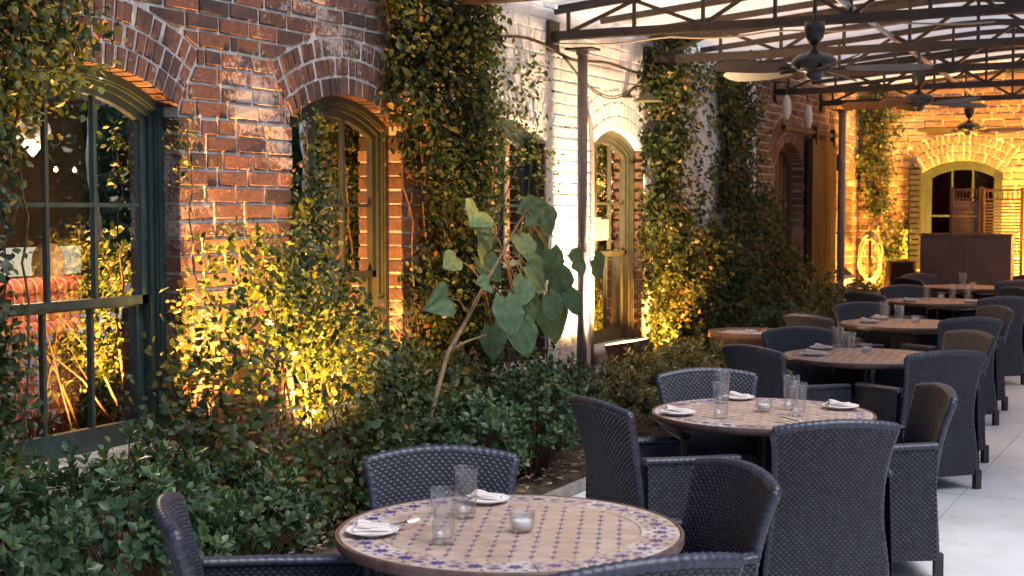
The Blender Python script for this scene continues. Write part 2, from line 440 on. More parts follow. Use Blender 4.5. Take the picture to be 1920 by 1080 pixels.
def window(root, o, zbar, zmeet, mfr, msh, sill=True, cols=3, shallow=False, low_cols=3):
    fr = MB(); dy = .04 if shallow else 0
    P = lambda d, zb: o.path(d, 20, zb)
    zb = o.zb
    sweep(fr, P(.002,zb), P(.042,zb), -.30, -.10+dy)
    sweep(fr, P(.042,zb), P(.054,zb), -.30, -.113+dy)
    sweep(fr, P(.054,zb), P(.084,zb), -.30, -.13+dy)
    w = fr.build('window', mfr, root)
    y1 = -.15+dy; y2 = -.186+dy
    up = MB(); a = o.a-.084
    sweep(up, P(.084,zmeet), P(.127,zmeet), y1-.04, y1)
    up.box((-(o.uc+a), y1-.04, zmeet), (-(o.uc-a), y1, zmeet+.045)); up.build('upper_sash', msh, w)
    lo = MB()
    lo.box((-(o.uc+a), y2-.04, zb), (-(o.uc-a), y2, zb+.12))
    lo.box((-(o.uc+a), y2-.04, zmeet-.012), (-(o.uc-a), y2, zmeet+.04))
    for s in (-1, 1): x = o.uc+s*(a-.025); lo.box((-x-.025, y2-.04, zb+.12), (-x+.025, y2, zmeet-.012))
    lo.build('lower_sash', msh, w)
    ai = a-.043
    for k in range(1, cols):
        x = o.uc-ai+2*ai*k/cols; m = MB(); m.box((-x-.011, y1-.035, zmeet+.045), (-x+.011, y1-.006, o.top(x, .127)+.004)); m.build('muntin', msh, w)
    for k in range(1, low_cols):
        x = o.uc-ai+2*ai*k/low_cols; m = MB(); m.box((-x-.011, y2-.035, zb+.12), (-x+.011, y2-.006, zmeet-.012)); m.build('muntin', msh, w)
    xs = [o.uc-ai+2*ai*k/cols for k in range(cols+1)]
    for k in range(cols):
        m = MB(); l = xs[k]+(.011 if k else 0); r = xs[k+1]-(.011 if k < cols-1 else 0)
        m.box((-r, y1-.033, zbar-.011), (-l, y1-.008, zbar+.011)); m.build('muntin', msh, w)
        g = MB(); yg = y1-.022; n = 8
        for i in range(n):
            p = xs[k]+(xs[k+1]-xs[k])*i/n; q = xs[k]+(xs[k+1]-xs[k])*(i+1)/n
            g.quad((-p,yg,zbar), (-p,yg,o.top(p,.11)), (-q,yg,o.top(q,.11)), (-q,yg,zbar))
        g.build('pane', M_pane, w)
        g = MB(); g.quad((-xs[k],yg,zmeet+.02), (-xs[k],yg,zbar), (-xs[k+1],yg,zbar), (-xs[k+1],yg,zmeet+.02)); g.build('pane', M_pane, w)
    xs = [o.uc-ai+2*ai*k/low_cols for k in range(low_cols+1)]
    for k in range(low_cols):
        g = MB(); yg = y2-.022; g.quad((-xs[k],yg,zb+.1), (-xs[k],yg,zmeet), (-xs[k+1],yg,zmeet), (-xs[k+1],yg,zb+.1)); g.build('pane', M_pane, w)
    if not shallow:
        for sd_ in (-1, 1):
            m = MB(); x = o.uc+sd_*(o.a-.074); m.box((-x-.008, -.62, zb), (-x+.008, -.302, o.zs+.02)); m.build('jamb_lining', M_lining, w)
    if sill:
        s = MB(); u0, u1 = o.uc-o.a-.05, o.uc+o.a+.05
        pts = [(-.235,.0), (.055,-.035), (.062,-.11), (-.02,-.118)]
        for t in range(2):
            pass
        vs = [(-u, p[0], zb+p[1]+.004) for u in (u0, o.uc-.2, o.uc+.23, u1) for p in pts]
        # keep the part behind the wall face inside the opening, the nose may run past it
        vs = []
        for u in (o.uc-o.a+.001, o.uc-.18, o.uc+.21, o.uc+o.a-.001):
            for p in pts: vs.append((-u, p[0]+random.uniform(-.004,.004), zb+p[1]+.006+random.uniform(-.003,.003)))
        fs = [(0,1,2,3)[::-1], (12,13,14,15)]
        for i in range(3):
            for k in range(4): k2 = (k+1) % 4; fs.append((i*4+k, i*4+k2, i*4+4+k2, i*4+4+k)[::-1])
        s.poly(vs, fs); s.build('sill', M_stone, w)
    return w
A = .62
W = [Opening(5.31, A, .50, 2.275, .175), Opening(7.56, A, .50, 2.275, .175), Opening(9.82, A, .50, 2.275, .175), Opening(11.96, A, .50, 2.275, .175)]
near_wall = empty('brick_wall', (-5, 0, 0), R(-90), 'weathered red brick wall with two arched green windows, nearest the camera', 'wall')
brick_wall(near_wall, 0.0, 8.75, 4.7, W[:2], M_brick, M_mortar, lambda u, z: math.hypot(u-6.45, (z-2.1)*.8)+(3 if u < 5.9 and z < 2.4 else 0))
window(near_wall, W[0], 1.76, 1.24, M_green, M_sash)
window(near_wall, W[1], 1.76, 1.28, M_olived, M_olived)
white_wall = empty('painted_brick_wall', (-5, 0, 0), R(-90), 'white painted brick wall with arched windows behind the grey post', 'wall')
brick_wall(white_wall, 8.75, 16.05, 4.7, W[2:], M_paint, M_paint, lambda u, z: math.hypot(u-10.9, (z-1.9)*.8), mortar_y=-.0035, rough=.4, relief=.35)
for o in W[2:]:
    vm = [brick_variant(i, M_brick).mesh('brick', M_brick_far) for i in range(6)]
    for k in range(19):
        ob = bpy.data.objects.new('brick', random.choice(vm)); link(ob, white_wall)     # bare brick of the right reveal
        ob.location = (-(o.uc+o.a-.004), -.012-.085, o.zb+.05+k*.093); ob.scale = (.165, .1, .077); ob.rotation_euler = (0, 0, R(90))
window(white_wall, W[2], 1.76, 1.28, M_green, M_sash)
window(white_wall, W[3], 1.78, 1.30, M_olive, M_olive)
D1 = Opening(17.45, .62, .02, 2.25, .30); W5 = Opening(20.42, .33, .75, 2.12, .16)
far_wall = empty('far_brick_wall', (-5, 0, 0), R(-90), 'shaded red brick wall with sliding door beyond the climbing vines', 'wall')
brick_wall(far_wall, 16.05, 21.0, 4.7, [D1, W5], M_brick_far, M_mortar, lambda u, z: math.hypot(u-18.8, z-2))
window(far_wall, W5, 1.6, 1.3, M_olive, M_olive, cols=2, low_cols=2)
BW = Opening(-3.52, .56, .80, 2.24, .17, ring=.36)
back_wall = empty('back_brick_wall', (0, 21, 0), R(180), 'amber lit brick wall with arched window closing the far end of the patio', 'wall')
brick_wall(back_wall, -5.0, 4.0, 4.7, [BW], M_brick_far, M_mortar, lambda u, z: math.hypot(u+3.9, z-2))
window(back_wall, BW, 1.62, 1.2, M_olived, M_olived, shallow=True)
def corner_door(root, o):
    d = MB(); pts = o.path(.07, 16); y = -.20
    for i in range(len(pts)-1):
        a, b = pts[i], pts[i+1]; d.quad((-a[0],y,o.zb), (-a[0],y,a[1]), (-b[0],y,b[1]), (-b[0],y,o.zb))
    for k in range(1, 7):
        x = o.uc-o.a+.07+(2*o.a-.14)*k/7; d.box((-x-.006, y, o.zb), (-x+.006, y+.012, o.top(x,.08)))
    f = MB(); sweep(f, o.path(.002), o.path(.07), -.26, -.14)
    w = d.build('door', M_wood, root); f.build('door_frame', M_wood, w)
    n = MB()
    for k in range(16): n.lathe([(.0,.0),(.012,.0),(.014,.004),(.0,.012)], 6, (-o.uc-.12, y+.002, .5+k*.1))
    n.build('door_studs', M_dark, w)
corner_door(far_wall, D1)

# ---------------------------------------------------------------- ground
g = MB(); g.quad((-150,-150,-.03), (150,-150,-.03), (150,150,-.03), (-150,150,-.03))
tag(g.build('ground', M_joint), 'dark ground under the patio', kind='structure')
pat = empty('patio', (0,0,0)); tag(pat, 'pale concrete patio floor with joints', kind='structure')
slab = None
for ix in range(6):
    for iy in range(10):
        x0 = -3.55+ix*2.1; y0 = -3.2+iy*2.42
        m = MB(); m.box((0,0,-.05), (2.1-.007, 2.42-.007, 0))
        if slab is None: slab = m.mesh('slab', M_conc)
        o = bpy.data.objects.new('slab', slab); link(o, pat); o.location = (x0, y0, random.uniform(-.0015,.0015))
b = MB(); nx, ny = 10, 120
for i in range(nx):
    for j in range(ny):
        f = lambda i, j: (-5+1.44*i/nx, -2+23*j/ny, .02+.05*math.sin(i*1.3+j*.7)*math.sin(j*.31)*(0 if i in (0, nx) else 1) + (.03 if i < nx-1 else 0))
        b.quad(f(i,j), f(i+1,j), f(i+1,j+1), f(i,j+1))
tag(b.build('planting_bed', M_soil, smooth=True), 'brown planting bed along the brick wall', kind='structure')
k = MB()
N_ = 5200; yy = rng.uniform(2.5, 20.5, N_); xx = rng.uniform(-4.95, -3.6, N_)
Vs = []; Fs = []; T = []
M_mulch = leaf_mat('mulch', [(0, (.10,.06,.035)), (.5, (.24,.16,.10)), (1, (.40,.31,.22))], .9, 0)
ang = rng.uniform(0, 6.28, N_); L_ = rng.uniform(.015, .05, N_); tl = rng.uniform(-.5, .5, N_)
for i in range(N_):
    c, s_ = math.cos(ang[i])*L_[i], math.sin(ang[i])*L_[i]; w = .3; h = tl[i]*L_[i]*.6
    z = .105; Vs += [(xx[i]-c, yy[i]-s_, z-h), (xx[i]+s_*w, yy[i]-c*w, z), (xx[i]+c, yy[i]+s_, z+h), (xx[i]-s_*w, yy[i]+c*w, z+.004)]
    Fs.append((4*i, 4*i+1, 4*i+2, 4*i+3)); T.append(random.random())
tag(link(bpy.data.objects.new('mulch', npmesh('mulch', Vs, Fs, M_mulch, T))), 'pale straw mulch scattered over the bed', 'mulch', kind='stuff')
kb = MB()
kb.box((-3.60,-2.,-.03), (-3.556,21,.06)); tag(kb.build('bed_kerb', M_stone), 'low stone edging of the planting bed', kind='structure')

# ---------------------------------------------------------------- rooms behind the windows
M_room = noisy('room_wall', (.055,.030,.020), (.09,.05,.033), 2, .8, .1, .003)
def room(name, x0, x1, y0, y1, z1, openside, label):
    m = MB(); 
    m.quad((x0,y0,-.02),(x1,y0,-.02),(x1,y1,-.02),(x0,y1,-.02)); m.quad((x0,y0,z1),(x0,y1,z1),(x1,y1,z1),(x1,y0,z1))
    if openside != 'x1': m.quad((x1,y0,-.02),(x1,y0,z1),(x1,y1,z1),(x1,y1,-.02))
    m.quad((x0,y0,-.02),(x0,y1,-.02),(x0,y1,z1),(x0,y0,z1))
    if openside != 'y0': m.quad((x0,y0,-.02),(x0,y0,z1),(x1,y0,z1),(x1,y0,-.02))
    m.quad((x0,y1,-.02),(x1,y1,-.02),(x1,y1,z1),(x0,y1,z1))
    tag(m.build(name, M_room), label, kind='structure')
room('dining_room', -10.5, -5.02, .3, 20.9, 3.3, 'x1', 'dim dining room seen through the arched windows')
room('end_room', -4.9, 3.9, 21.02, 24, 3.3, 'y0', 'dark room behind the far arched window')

# ---------------------------------------------------------------- leaves
LT = np.array([[0,0,0],[-.36,.30,.06],[0,.30,-.02],[.36,.30,.06],[-.42,.62,.05],[0,.62,-.02],[.42,.62,.05],[0,1,-.08]])
LF = np.array([[0,2,1,1],[0,3,2,2],[2,5,4,1],[2,3,6,5],[4,5,7,7],[5,6,7,7]])
LFT = np.array([[0,2,1],[0,3,2],[2,5,4],[2,4,1],[2,3,6],[2,6,5],[4,5,7],[5,6,7]])
def unit(a): return a/np.maximum(1e-9, np.linalg.norm(a, axis=-1, keepdims=True))
def leaf_frames(P, D, Nn, S, Wd):
    D = unit(D); X = unit(np.cross(D, Nn)); Z = np.cross(X, D)
    return X*(S*Wd)[:,None], D*S[:,None], Z*S[:,None]
def leaf_object(name, root, P, D, Nn, S, Wd, tint, mat_, singles=0, cam=np.array([0,0,1.75])):
    """P positions, D growth direction, Nn face normal hint; the `singles` leaves nearest the camera become parts of their own"""
    n = len(P); X, Y, Z = leaf_frames(P, D, Nn, S, Wd)
    order = np.argsort(np.linalg.norm(P-cam, axis=1)-S*6)
    one, rest = order[:singles], order[singles:]
    V = P[rest][:,None,:] + X[rest][:,None,:]*LT[None,:,0:1] + Y[rest][:,None,:]*LT[None,:,1:2] + Z[rest][:,None,:]*LT[None,:,2:3]
    F = (np.arange(len(rest))*8)[:,None,None] + LFT[None]
    me = npmesh(name, V.reshape(-1,3), F.reshape(-1,3), mat_, np.repeat(tint[rest], 8), True)
    tag(link(bpy.data.objects.new(name, me), root), kind='stuff')
    if singles:
        vs = []
        for t in np.linspace(.05, .95, 8):
            vs.append(npmesh('leaf', LT, LFT, mat_, np.full(8, t), True))
        for i in one:
            o = bpy.data.objects.new('leaf', vs[min(7, int(tint[i]*8))]); link(o, root)
            M = Matrix.Identity(4)
            for r_ in range(3): M[r_][0] = X[i][r_]; M[r_][1] = Y[i][r_]; M[r_][2] = Z[i][r_]; M[r_][3] = P[i][r_]
            o.matrix_local = M
def cluster_leaves(C, rad, per, size, out, down=.5, spread=.8):
    """leaves around cluster centres C; out = outward direction (3,) or (K,3)"""
    K = len(C); n = K*per; idx = np.repeat(np.arange(K), per)
    P = C[idx] + rng.normal(0, 1, (n,3))*(np.asarray(rad)[idx][:,None] if hasattr(rad, '__len__') else rad)
    o = np.broadcast_to(out, (K,3))[idx]
    cd, cn, cs = rng.normal(0,.55,(K,3))[idx], rng.normal(0,.5,(K,3))[idx], rng.uniform(.75,1.25,K)[idx]
    D = o*.35 + cd + rng.normal(0, spread*.6, (n,3)) + np.array([0,0,-down*1.3])
    Nn = o + np.array([0,0,.6]) + cn + rng.normal(0, .38, (n,3))
    S = size*cs*rng.uniform(.5, 1.3, n)
    ct = rng.normal(.42, .2, K); ct[rng.random(K) < .05] = .93; ct = ct[idx]
    t = np.clip(ct + rng.normal(0, .16, n), 0, 1)
    return P, D, Nn, S, np.full(n, .78)*rng.uniform(.75,1.2,n), t
def whorl_leaves(T_, A_, per, size):
    """rosettes of leaves at shoot tips T_ with axes A_"""
    K = len(T_); n = K*per; idx = np.repeat(np.arange(K), per); j = np.tile(np.arange(per), K)
    A_ = unit(A_); ref = np.where(np.abs(A_[:,2:3]) > .9, [[1.,0,0]], [[0,0,1.]])
    X = unit(np.cross(A_, ref)); Y = np.cross(A_, X)
    an = j*2.4 + rng.uniform(0, 6.28, K)[idx] + rng.normal(0, .2, n)
    rad = X[idx]*np.cos(an)[:,None] + Y[idx]*np.sin(an)[:,None]
    lev = j/per
    el = .25 + 1.0*lev + rng.normal(0, .15, n)
    D = rad*np.cos(el)[:,None] + A_[idx]*np.sin(el)[:,None]
    Nn = A_[idx]*np.cos(el)[:,None] - rad*np.sin(el)[:,None] + rng.normal(0,.15,(n,3))
    P = T_[idx] - A_[idx]*((1-lev)*size*.9)[:,None]
    S = size*rng.uniform(.7, 1.2, n)*(1-.35*lev)
    t = np.clip(rng.normal(.45,.16,K)[idx] + .28*(lev-.4) + rng.normal(0,.1,n), 0, 1)
    return P, D, Nn, S, np.full(n, .66), t
def cat_(*a): return [np.concatenate(x) for x in zip(*a)]
def shrub(name, x, y, r, ry, h, n, size, mat_, label, singles=0, per=8, group='low shrubs in the planting bed', tilt=(.25,0,.5)):
    root = empty(name, (x, y, .05), 0, label, 'shrub', group)
    th = rng.uniform(0, 6.28, n); cz = rng.uniform(-.1, 1, n); rr = np.sqrt(np.maximum(0, 1-cz**2))
    q = rng.uniform(.55, 1.0, n)**.6 * (1+.13*np.sin(th*3+x*7)+.1*np.sin(th*5+y*3))
    T_ = np.stack([r*rr*np.cos(th)*q, ry*rr*np.sin(th)*q, np.maximum(.02, h*.45+h*.55*cz*q)], 1)
    T_[:,2] += rng.normal(0,.03,n)
    A_ = np.stack([rr*np.cos(th), rr*np.sin(th), .6+cz], 1) + rng.normal(0,.3,(n,3)) + np.array(tilt)*.4
    L_ = whorl_leaves(T_, A_, per, size)
    camloc = np.array([-x, -y, 1.7])
    leaf_object('foliage', root, *L_, mat_, singles, camloc)
    s = MB()
    for i in range(0, n, max(1, n//45)):
        p = T_[i]; s.tube([(p[0]*.12, p[1]*.12, -.04), (p[0]*.5, p[1]*.5, p[2]*.45), tuple(p-np.array([0,0,.02]))], [.008,.005,.003], 5, False)
    s.build('stem', M_vstem, root)
    return root
def mask_sample(n, f, u0, u1, z0, z1):
    """rejection sampling of (u,z) by density f"""
    out = []
    while len(out) < n:
        u = rng.uniform(u0, u1, 4*n); z = rng.uniform(z0, z1, 4*n); k = rng.uniform(0, 1, 4*n)
        for a, b, c in zip(u, z, k):
            if c < f(a, b): out.append((a, b))
            if len(out) >= n: break
    return np.array(out)
def interp(x, pts):
    for (a, b), (c, d) in zip(pts, pts[1:]):
        if x <= c: return b+(d-b)*max(0, (x-a))/(c-a)
    return pts[-1][1]
def wob(a, b): return math.sin(a*5.1+1.3)*math.sin(b*4.3+.4)*.5+math.sin(a*11.7+b*9.1)*.3
def wall_vine(name, label, dens, box, K, per, size, thick, depth_at, stems, frame='left', rad=.07, group=None, singles=0, down=.5, mat_=None, leafless=None):
    """climbing plant: clusters spread by dens(u,z) over a wall, thickness thick(u,z)"""
    if frame == 'left':
        root = empty(name, (-5, (box[0]+box[1])/2, .05), 0, label, 'vine', group); base = np.array([-5, (box[0]+box[1])/2, .05]); out = np.array([1., -.25, .1])
        to = lambda u, z, d: np.array([-5+d, u, z])
    else:
        root = empty(name, ((box[0]+box[1])/2, 21, .05), 0, label, 'vine', group); base = np.array([(box[0]+box[1])/2, 21, .05]); out = np.array([.2, -1., .1])
        to = lambda u, z, d: np.array([u, 21-d, z])
    uz = mask_sample(K, dens, *box)
    C = np.array([to(u, z, thick(u, z)*random.random()**.7+.02) for u, z in uz])
    L_ = cluster_leaves(C, rad, per, size, out, down)
    L_[0] = L_[0] if False else L_[0]
    P = L_[0]
    if frame == 'left': P[:,0] = np.maximum(P[:,0], -4.985)
    else: P[:,1] = np.minimum(P[:,1], 20.985)
    camloc = np.array([0,0,1.75])-base
    leaf_object('foliage', root, P-base, *L_[1:], mat_ or M_vine, singles, camloc)
    s = MB()
    for st in stems:
        pts = []
        for i, (u, z) in enumerate(st):
            pts.append(tuple(to(u, z, .03+.05*random.random())-base))
        fine = []
        for a, b in zip(pts, pts[1:]):
            for t in range(9):
                q = t/9; fine.append(tuple(a[k]+(b[k]-a[k])*q + (random.uniform(-.022,.022) if t else 0) for k in range(3)))
        fine.append(pts[-1]); n = len(fine)
        s.tube(fine, [.008-.005*i/n for i in range(n)], 5, False)
    if stems: s.build('stem', M_vstem, root)
    return root
cluster_leaves_ = cluster_leaves
def cluster_leaves(*a, **k): return list(cluster_leaves_(*a, **k))

# column of creeper between the second and third windows
def d1(u, z):
    lo = interp(z, [(0,8.05),(.8,8.2),(1.7,8.25),(2.4,8.05),(3.0,7.85),(3.6,7.6),(4.6,7.5)]); hi = interp(z, [(0,9.4),(.8,9.15),(1.6,9.05),(2.0,9.1),(2.4,9.1),(3.0,9.05),(4.6,8.9)])
    e = .22; w = wob(u, z)*.2
    return max(0, min(1, (u-lo+w)/e))*max(0, min(1, (hi-u+w)/e))*(.75+.5*wob(u*1.7, z*1.3))
wall_vine('climbing_vine', 'tall dense creeper column climbing between the second and third arched windows', d1, (7.5,10.3,.05,4.6), 1500, 24, .047,
    lambda u, z: .10+.30*max(0, 1-abs(u-8.6)/.7)+.08*wob(u*2, z*2), None,
    [[(8.5,.05),(8.55,.9),(8.4,1.8),(8.7,2.8),(8.5,4.2)], [(8.9,.05),(9.0,1.2),(8.9,2.2),(9.1,3.4)], [(9.2,.05),(9.5,1.4),(9.7,2.3)], [(8.4,.05),(8.2,1.5),(8.0,2.6),(7.8,3.6)]], singles=200)
def d1b(u, z):
    lo = interp(z, [(.3,9.8),(2.3,9.6),(2.7,9.4)]); return max(0, min(1, (10.4-u)/.5))*max(0, min(1, (u-lo)/.2))*(.45+.6*wob(u*3, z*2))
wall_vine('trailing_vine', 'thin trailing vine strands hanging over the third arched window', d1b, (9.4,10.6,.5,2.9), 70, 9, .045, lambda u, z: .06, None,
    [[(9.6,.4),(9.9,1.5),(10.1,2.4)], [(10.3,.5),(10.25,1.6),(10.1,2.5)]])
def d2(u, z):
    top = interp(u, [(12.3,3.4),(12.8,3.7),(13.6,3.6),(14.2,3.5),(14.6,3.9),(15.5,3.6),(16.0,2.1),(16.5,1.3),(17.2,.6)])
    gap = 1.0
    if 13.3 < u < 14.65 and z > 1.6+wob(u,z)*.2: gap = .07+.3*max(0, 1-abs(z-3.05)/.2)
    if 15.5 < u < 16.5 and 1.9 < z < 3.2: gap = .12
    return max(0, min(1, (top-z)/.2))*max(0, min(1, (u-12.35+wob(u,z)*.15)/.2))*gap*(.75+.5*wob(u*1.4, z*1.2))
wall_vine('broad_vine', 'broad leafy vine mass climbing the white wall beyond the grey post', d2, (12.3,17.2,.1,4.0), 1550, 24, .052,
    lambda u, z: .12+.55*max(0, min(1, (1.9-z)/1.6))*max(0, min(1, (u-12.8)/1.5))+.15*max(0, wob(u*2, z*2)), None,
    [[(12.9,.05),(12.8,1.4),(12.9,2.6),(13.0,3.5)], [(13.2,.05),(13.5,1.3),(13.3,2.4),(13.1,3.3)], [(14.9,.05),(14.8,1.5),(15.0,2.7),(14.9,3.8)], [(15.2,.05),(15.6,1.6),(15.3,3.0),(15.3,3.7)]], singles=120)
def d0(u, z):
    hi = interp(z, [(.2,4.95),(.6,4.75),(1.2,4.62),(1.9,4.60),(2.1,4.78),(2.3,5.16),(2.6,5.2),(3.2,5.1),(4.4,4.95)])
    return max(0, min(1, (hi-u+wob(u,z)*.12)/.15))
wall_vine('ivy', 'dark ivy hanging over the left side of the nearest arched window', d0, (3.9,5.4,.3,4.4), 900, 22, .045,
    lambda u, z: .10+.18*max(0, min(1, (4.8-u)/.5))+(.08 if z > 2.2 else 0), None,
    [[(4.5,.05),(4.6,1.0),(4.7,2.0),(4.9,2.9)], [(4.3,.05),(4.4,1.2),(4.5,2.4)], [(4.75,.3),(4.8,1.3),(4.75,2.2),(5.1,2.5)]], singles=200)
def d0b(u, z):
    return max(0, 1-abs(u-(5.93+.03*math.sin(z*5)))/.07)*(.5+.5*math.sin(z*7))
wall_vine('ivy_runner', 'single ivy runner creeping up the right jamb of the nearest window', d0b, (5.8,6.05,.5,2.2), 26, 7, .042, lambda u, z: .02, None,
    [[(5.95,.1),(5.93,.8),(5.95,1.4),(5.92,2.2)]], rad=.04)
def d2b(u, z):
    return max(0, 1-abs(u-(7.02+.05*math.sin(z*4)))/.16)*(.6+.5*math.sin(z*5))
wall_vine('creeper', 'slender creeper growing up the left jamb of the second window', d2b, (6.8,7.25,.9,2.35), 90, 12, .042, lambda u, z: .05, None,
    [[(6.95,.1),(7.0,1.0),(7.05,1.7),(7.0,2.35)]], rad=.05)
def d3(u, z):
    c = interp(z, [(.2,-4.55),(.8,-4.5),(1.3,-4.38),(1.7,-4.6),(2.2,-4.72),(2.7,-4.68),(3.3,-4.75)]); w = interp(z, [(.2,.3),(1.0,.25),(1.8,.22),(2.4,.33),(2.9,.42),(3.6,.45)])
    return max(0, 1-(abs(u-c)/w)**2)*(.7+.5*wob(u*3, z*2))
wall_vine('wall_vine', 'straggling vine climbing the amber lit far brick wall', d3, (-5.0,-4.0,.2,3.6), 230, 13, .055, lambda u, z: .12, None,
    [[(-4.5,.05),(-4.5,.9),(-4.4,1.4),(-4.65,2.1),(-4.7,3.2)]], frame='back', rad=.06)

# the bush in front of the ground spotlight
def lit_bush():
    x0, y0 = -4.45, 6.3
    root = empty('lit_shrub', (x0, y0, .05), 0, 'large loose leafy shrub glowing amber over a ground spotlight beside the second window', 'shrub')
    prof = [(5.0,.35),(5.25,.85),(5.45,1.2),(5.7,1.50),(6.0,1.62),(6.35,1.50),(6.7,1.18),(7.1,.95),(7.6,.82),(8.2,.7)]
    C = []; O = []
    while len(C) < 1050:
        y = random.uniform(5.0, 8.15); h = interp(y, prof); z = h*random.random()**.75
        lean = math.sqrt(max(0, 1-(z/h)**2)); front = -4.78+.20+.58*lean
        x = front-abs(random.gauss(0, .13))
        if x < -4.60+.12*z and abs(y-6.14) < .30+.2*z and z < 1.3: continue
        if x < -4.64 and 6.5 < y < 8.2: continue        # the lamp keeps a hollow free behind the leaves
        if random.random() < .3 and abs(y-5.85) < .4 and .45 < z < 1.2: continue
        z += wob(y*2, z*2)*.06
        C.append((x, y, max(.05, z))); O.append((.9, (y-6.3)*.2-.3, .35))
    L_ = cluster_leaves(np.array(C), .065, 17, .046, np.array(O), .25)
    L_[0][:,0] = np.maximum(L_[0][:,0], -4.97)
    base = np.array([x0, y0, .05])
    leaf_object('foliage', root, L_[0]-base, *L_[1:], M_vine, 300, np.array([0,0,1.75])-base)
    s = MB()
    for i in range(0, len(C), 14):
        p = np.array(C[i])-base; r0 = (random.uniform(-.12,.12), random.choice((-.55,0,.5,1.1))+random.uniform(-.1,.1), -.03)
        s.tube([r0, ((r0[0]+p[0])/2, (r0[1]+p[1])/2+random.uniform(-.05,.05), p[2]*.6), tuple(p)], [.010,.006,.002], 5, False)
    s.build('stem', M_vstem, root)
lit_bush()
shrub('shrub', -3.98, 3.45, .50, .55, .88, 330, .068, M_shrub, 'glossy green shrub in the bottom left corner of the photo', 300)
shrub('shrub', -4.05, 4.45, .46, .55, .72, 300, .068, M_shrub, 'glossy green shrub below the sill of the nearest window', 300)
shrub('shrub', -4.10, 5.28, .42, .42, .52, 170, .062, M_shrub, 'small low shrub behind the leftmost wicker chair', 120)
shrub('shrub', -4.05, 6.55, .36, .40, .45, 130, .058, M_shrub, 'low shrub between the amber lit bush and the nearest table', 60)
shrub('shrub', -4.02, 7.25, .42, .48, .62, 260, .060, M_shrub, 'green shrub at the foot of the big leaved sapling', 250)
shrub('shrub', -3.98, 8.1, .44, .52, .70, 300, .060, M_shrub, 'dense glossy shrub right of the sapling stem', 300)
shrub('shrub', -4.25, 9.0, .40, .50, .66, 220, .058, M_shrub, 'rounded shrub under the third arched window', 60)
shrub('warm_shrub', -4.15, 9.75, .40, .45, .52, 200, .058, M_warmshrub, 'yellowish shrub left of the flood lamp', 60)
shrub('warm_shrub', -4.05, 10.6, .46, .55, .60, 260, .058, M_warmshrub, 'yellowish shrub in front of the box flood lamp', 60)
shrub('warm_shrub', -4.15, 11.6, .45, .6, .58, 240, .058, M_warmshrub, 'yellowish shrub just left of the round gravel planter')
shrub('far_shrub', -4.10, 14.2, .40, .6, .75, 200, .06, M_shrub, 'green shrub at the foot of the broad vine')
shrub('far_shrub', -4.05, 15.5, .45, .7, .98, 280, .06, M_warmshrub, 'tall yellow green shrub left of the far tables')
shrub('far_shrub', -4.05, 16.9, .42, .6, .85, 220, .06, M_warmshrub, 'yellow green shrub in front of the far sliding door')

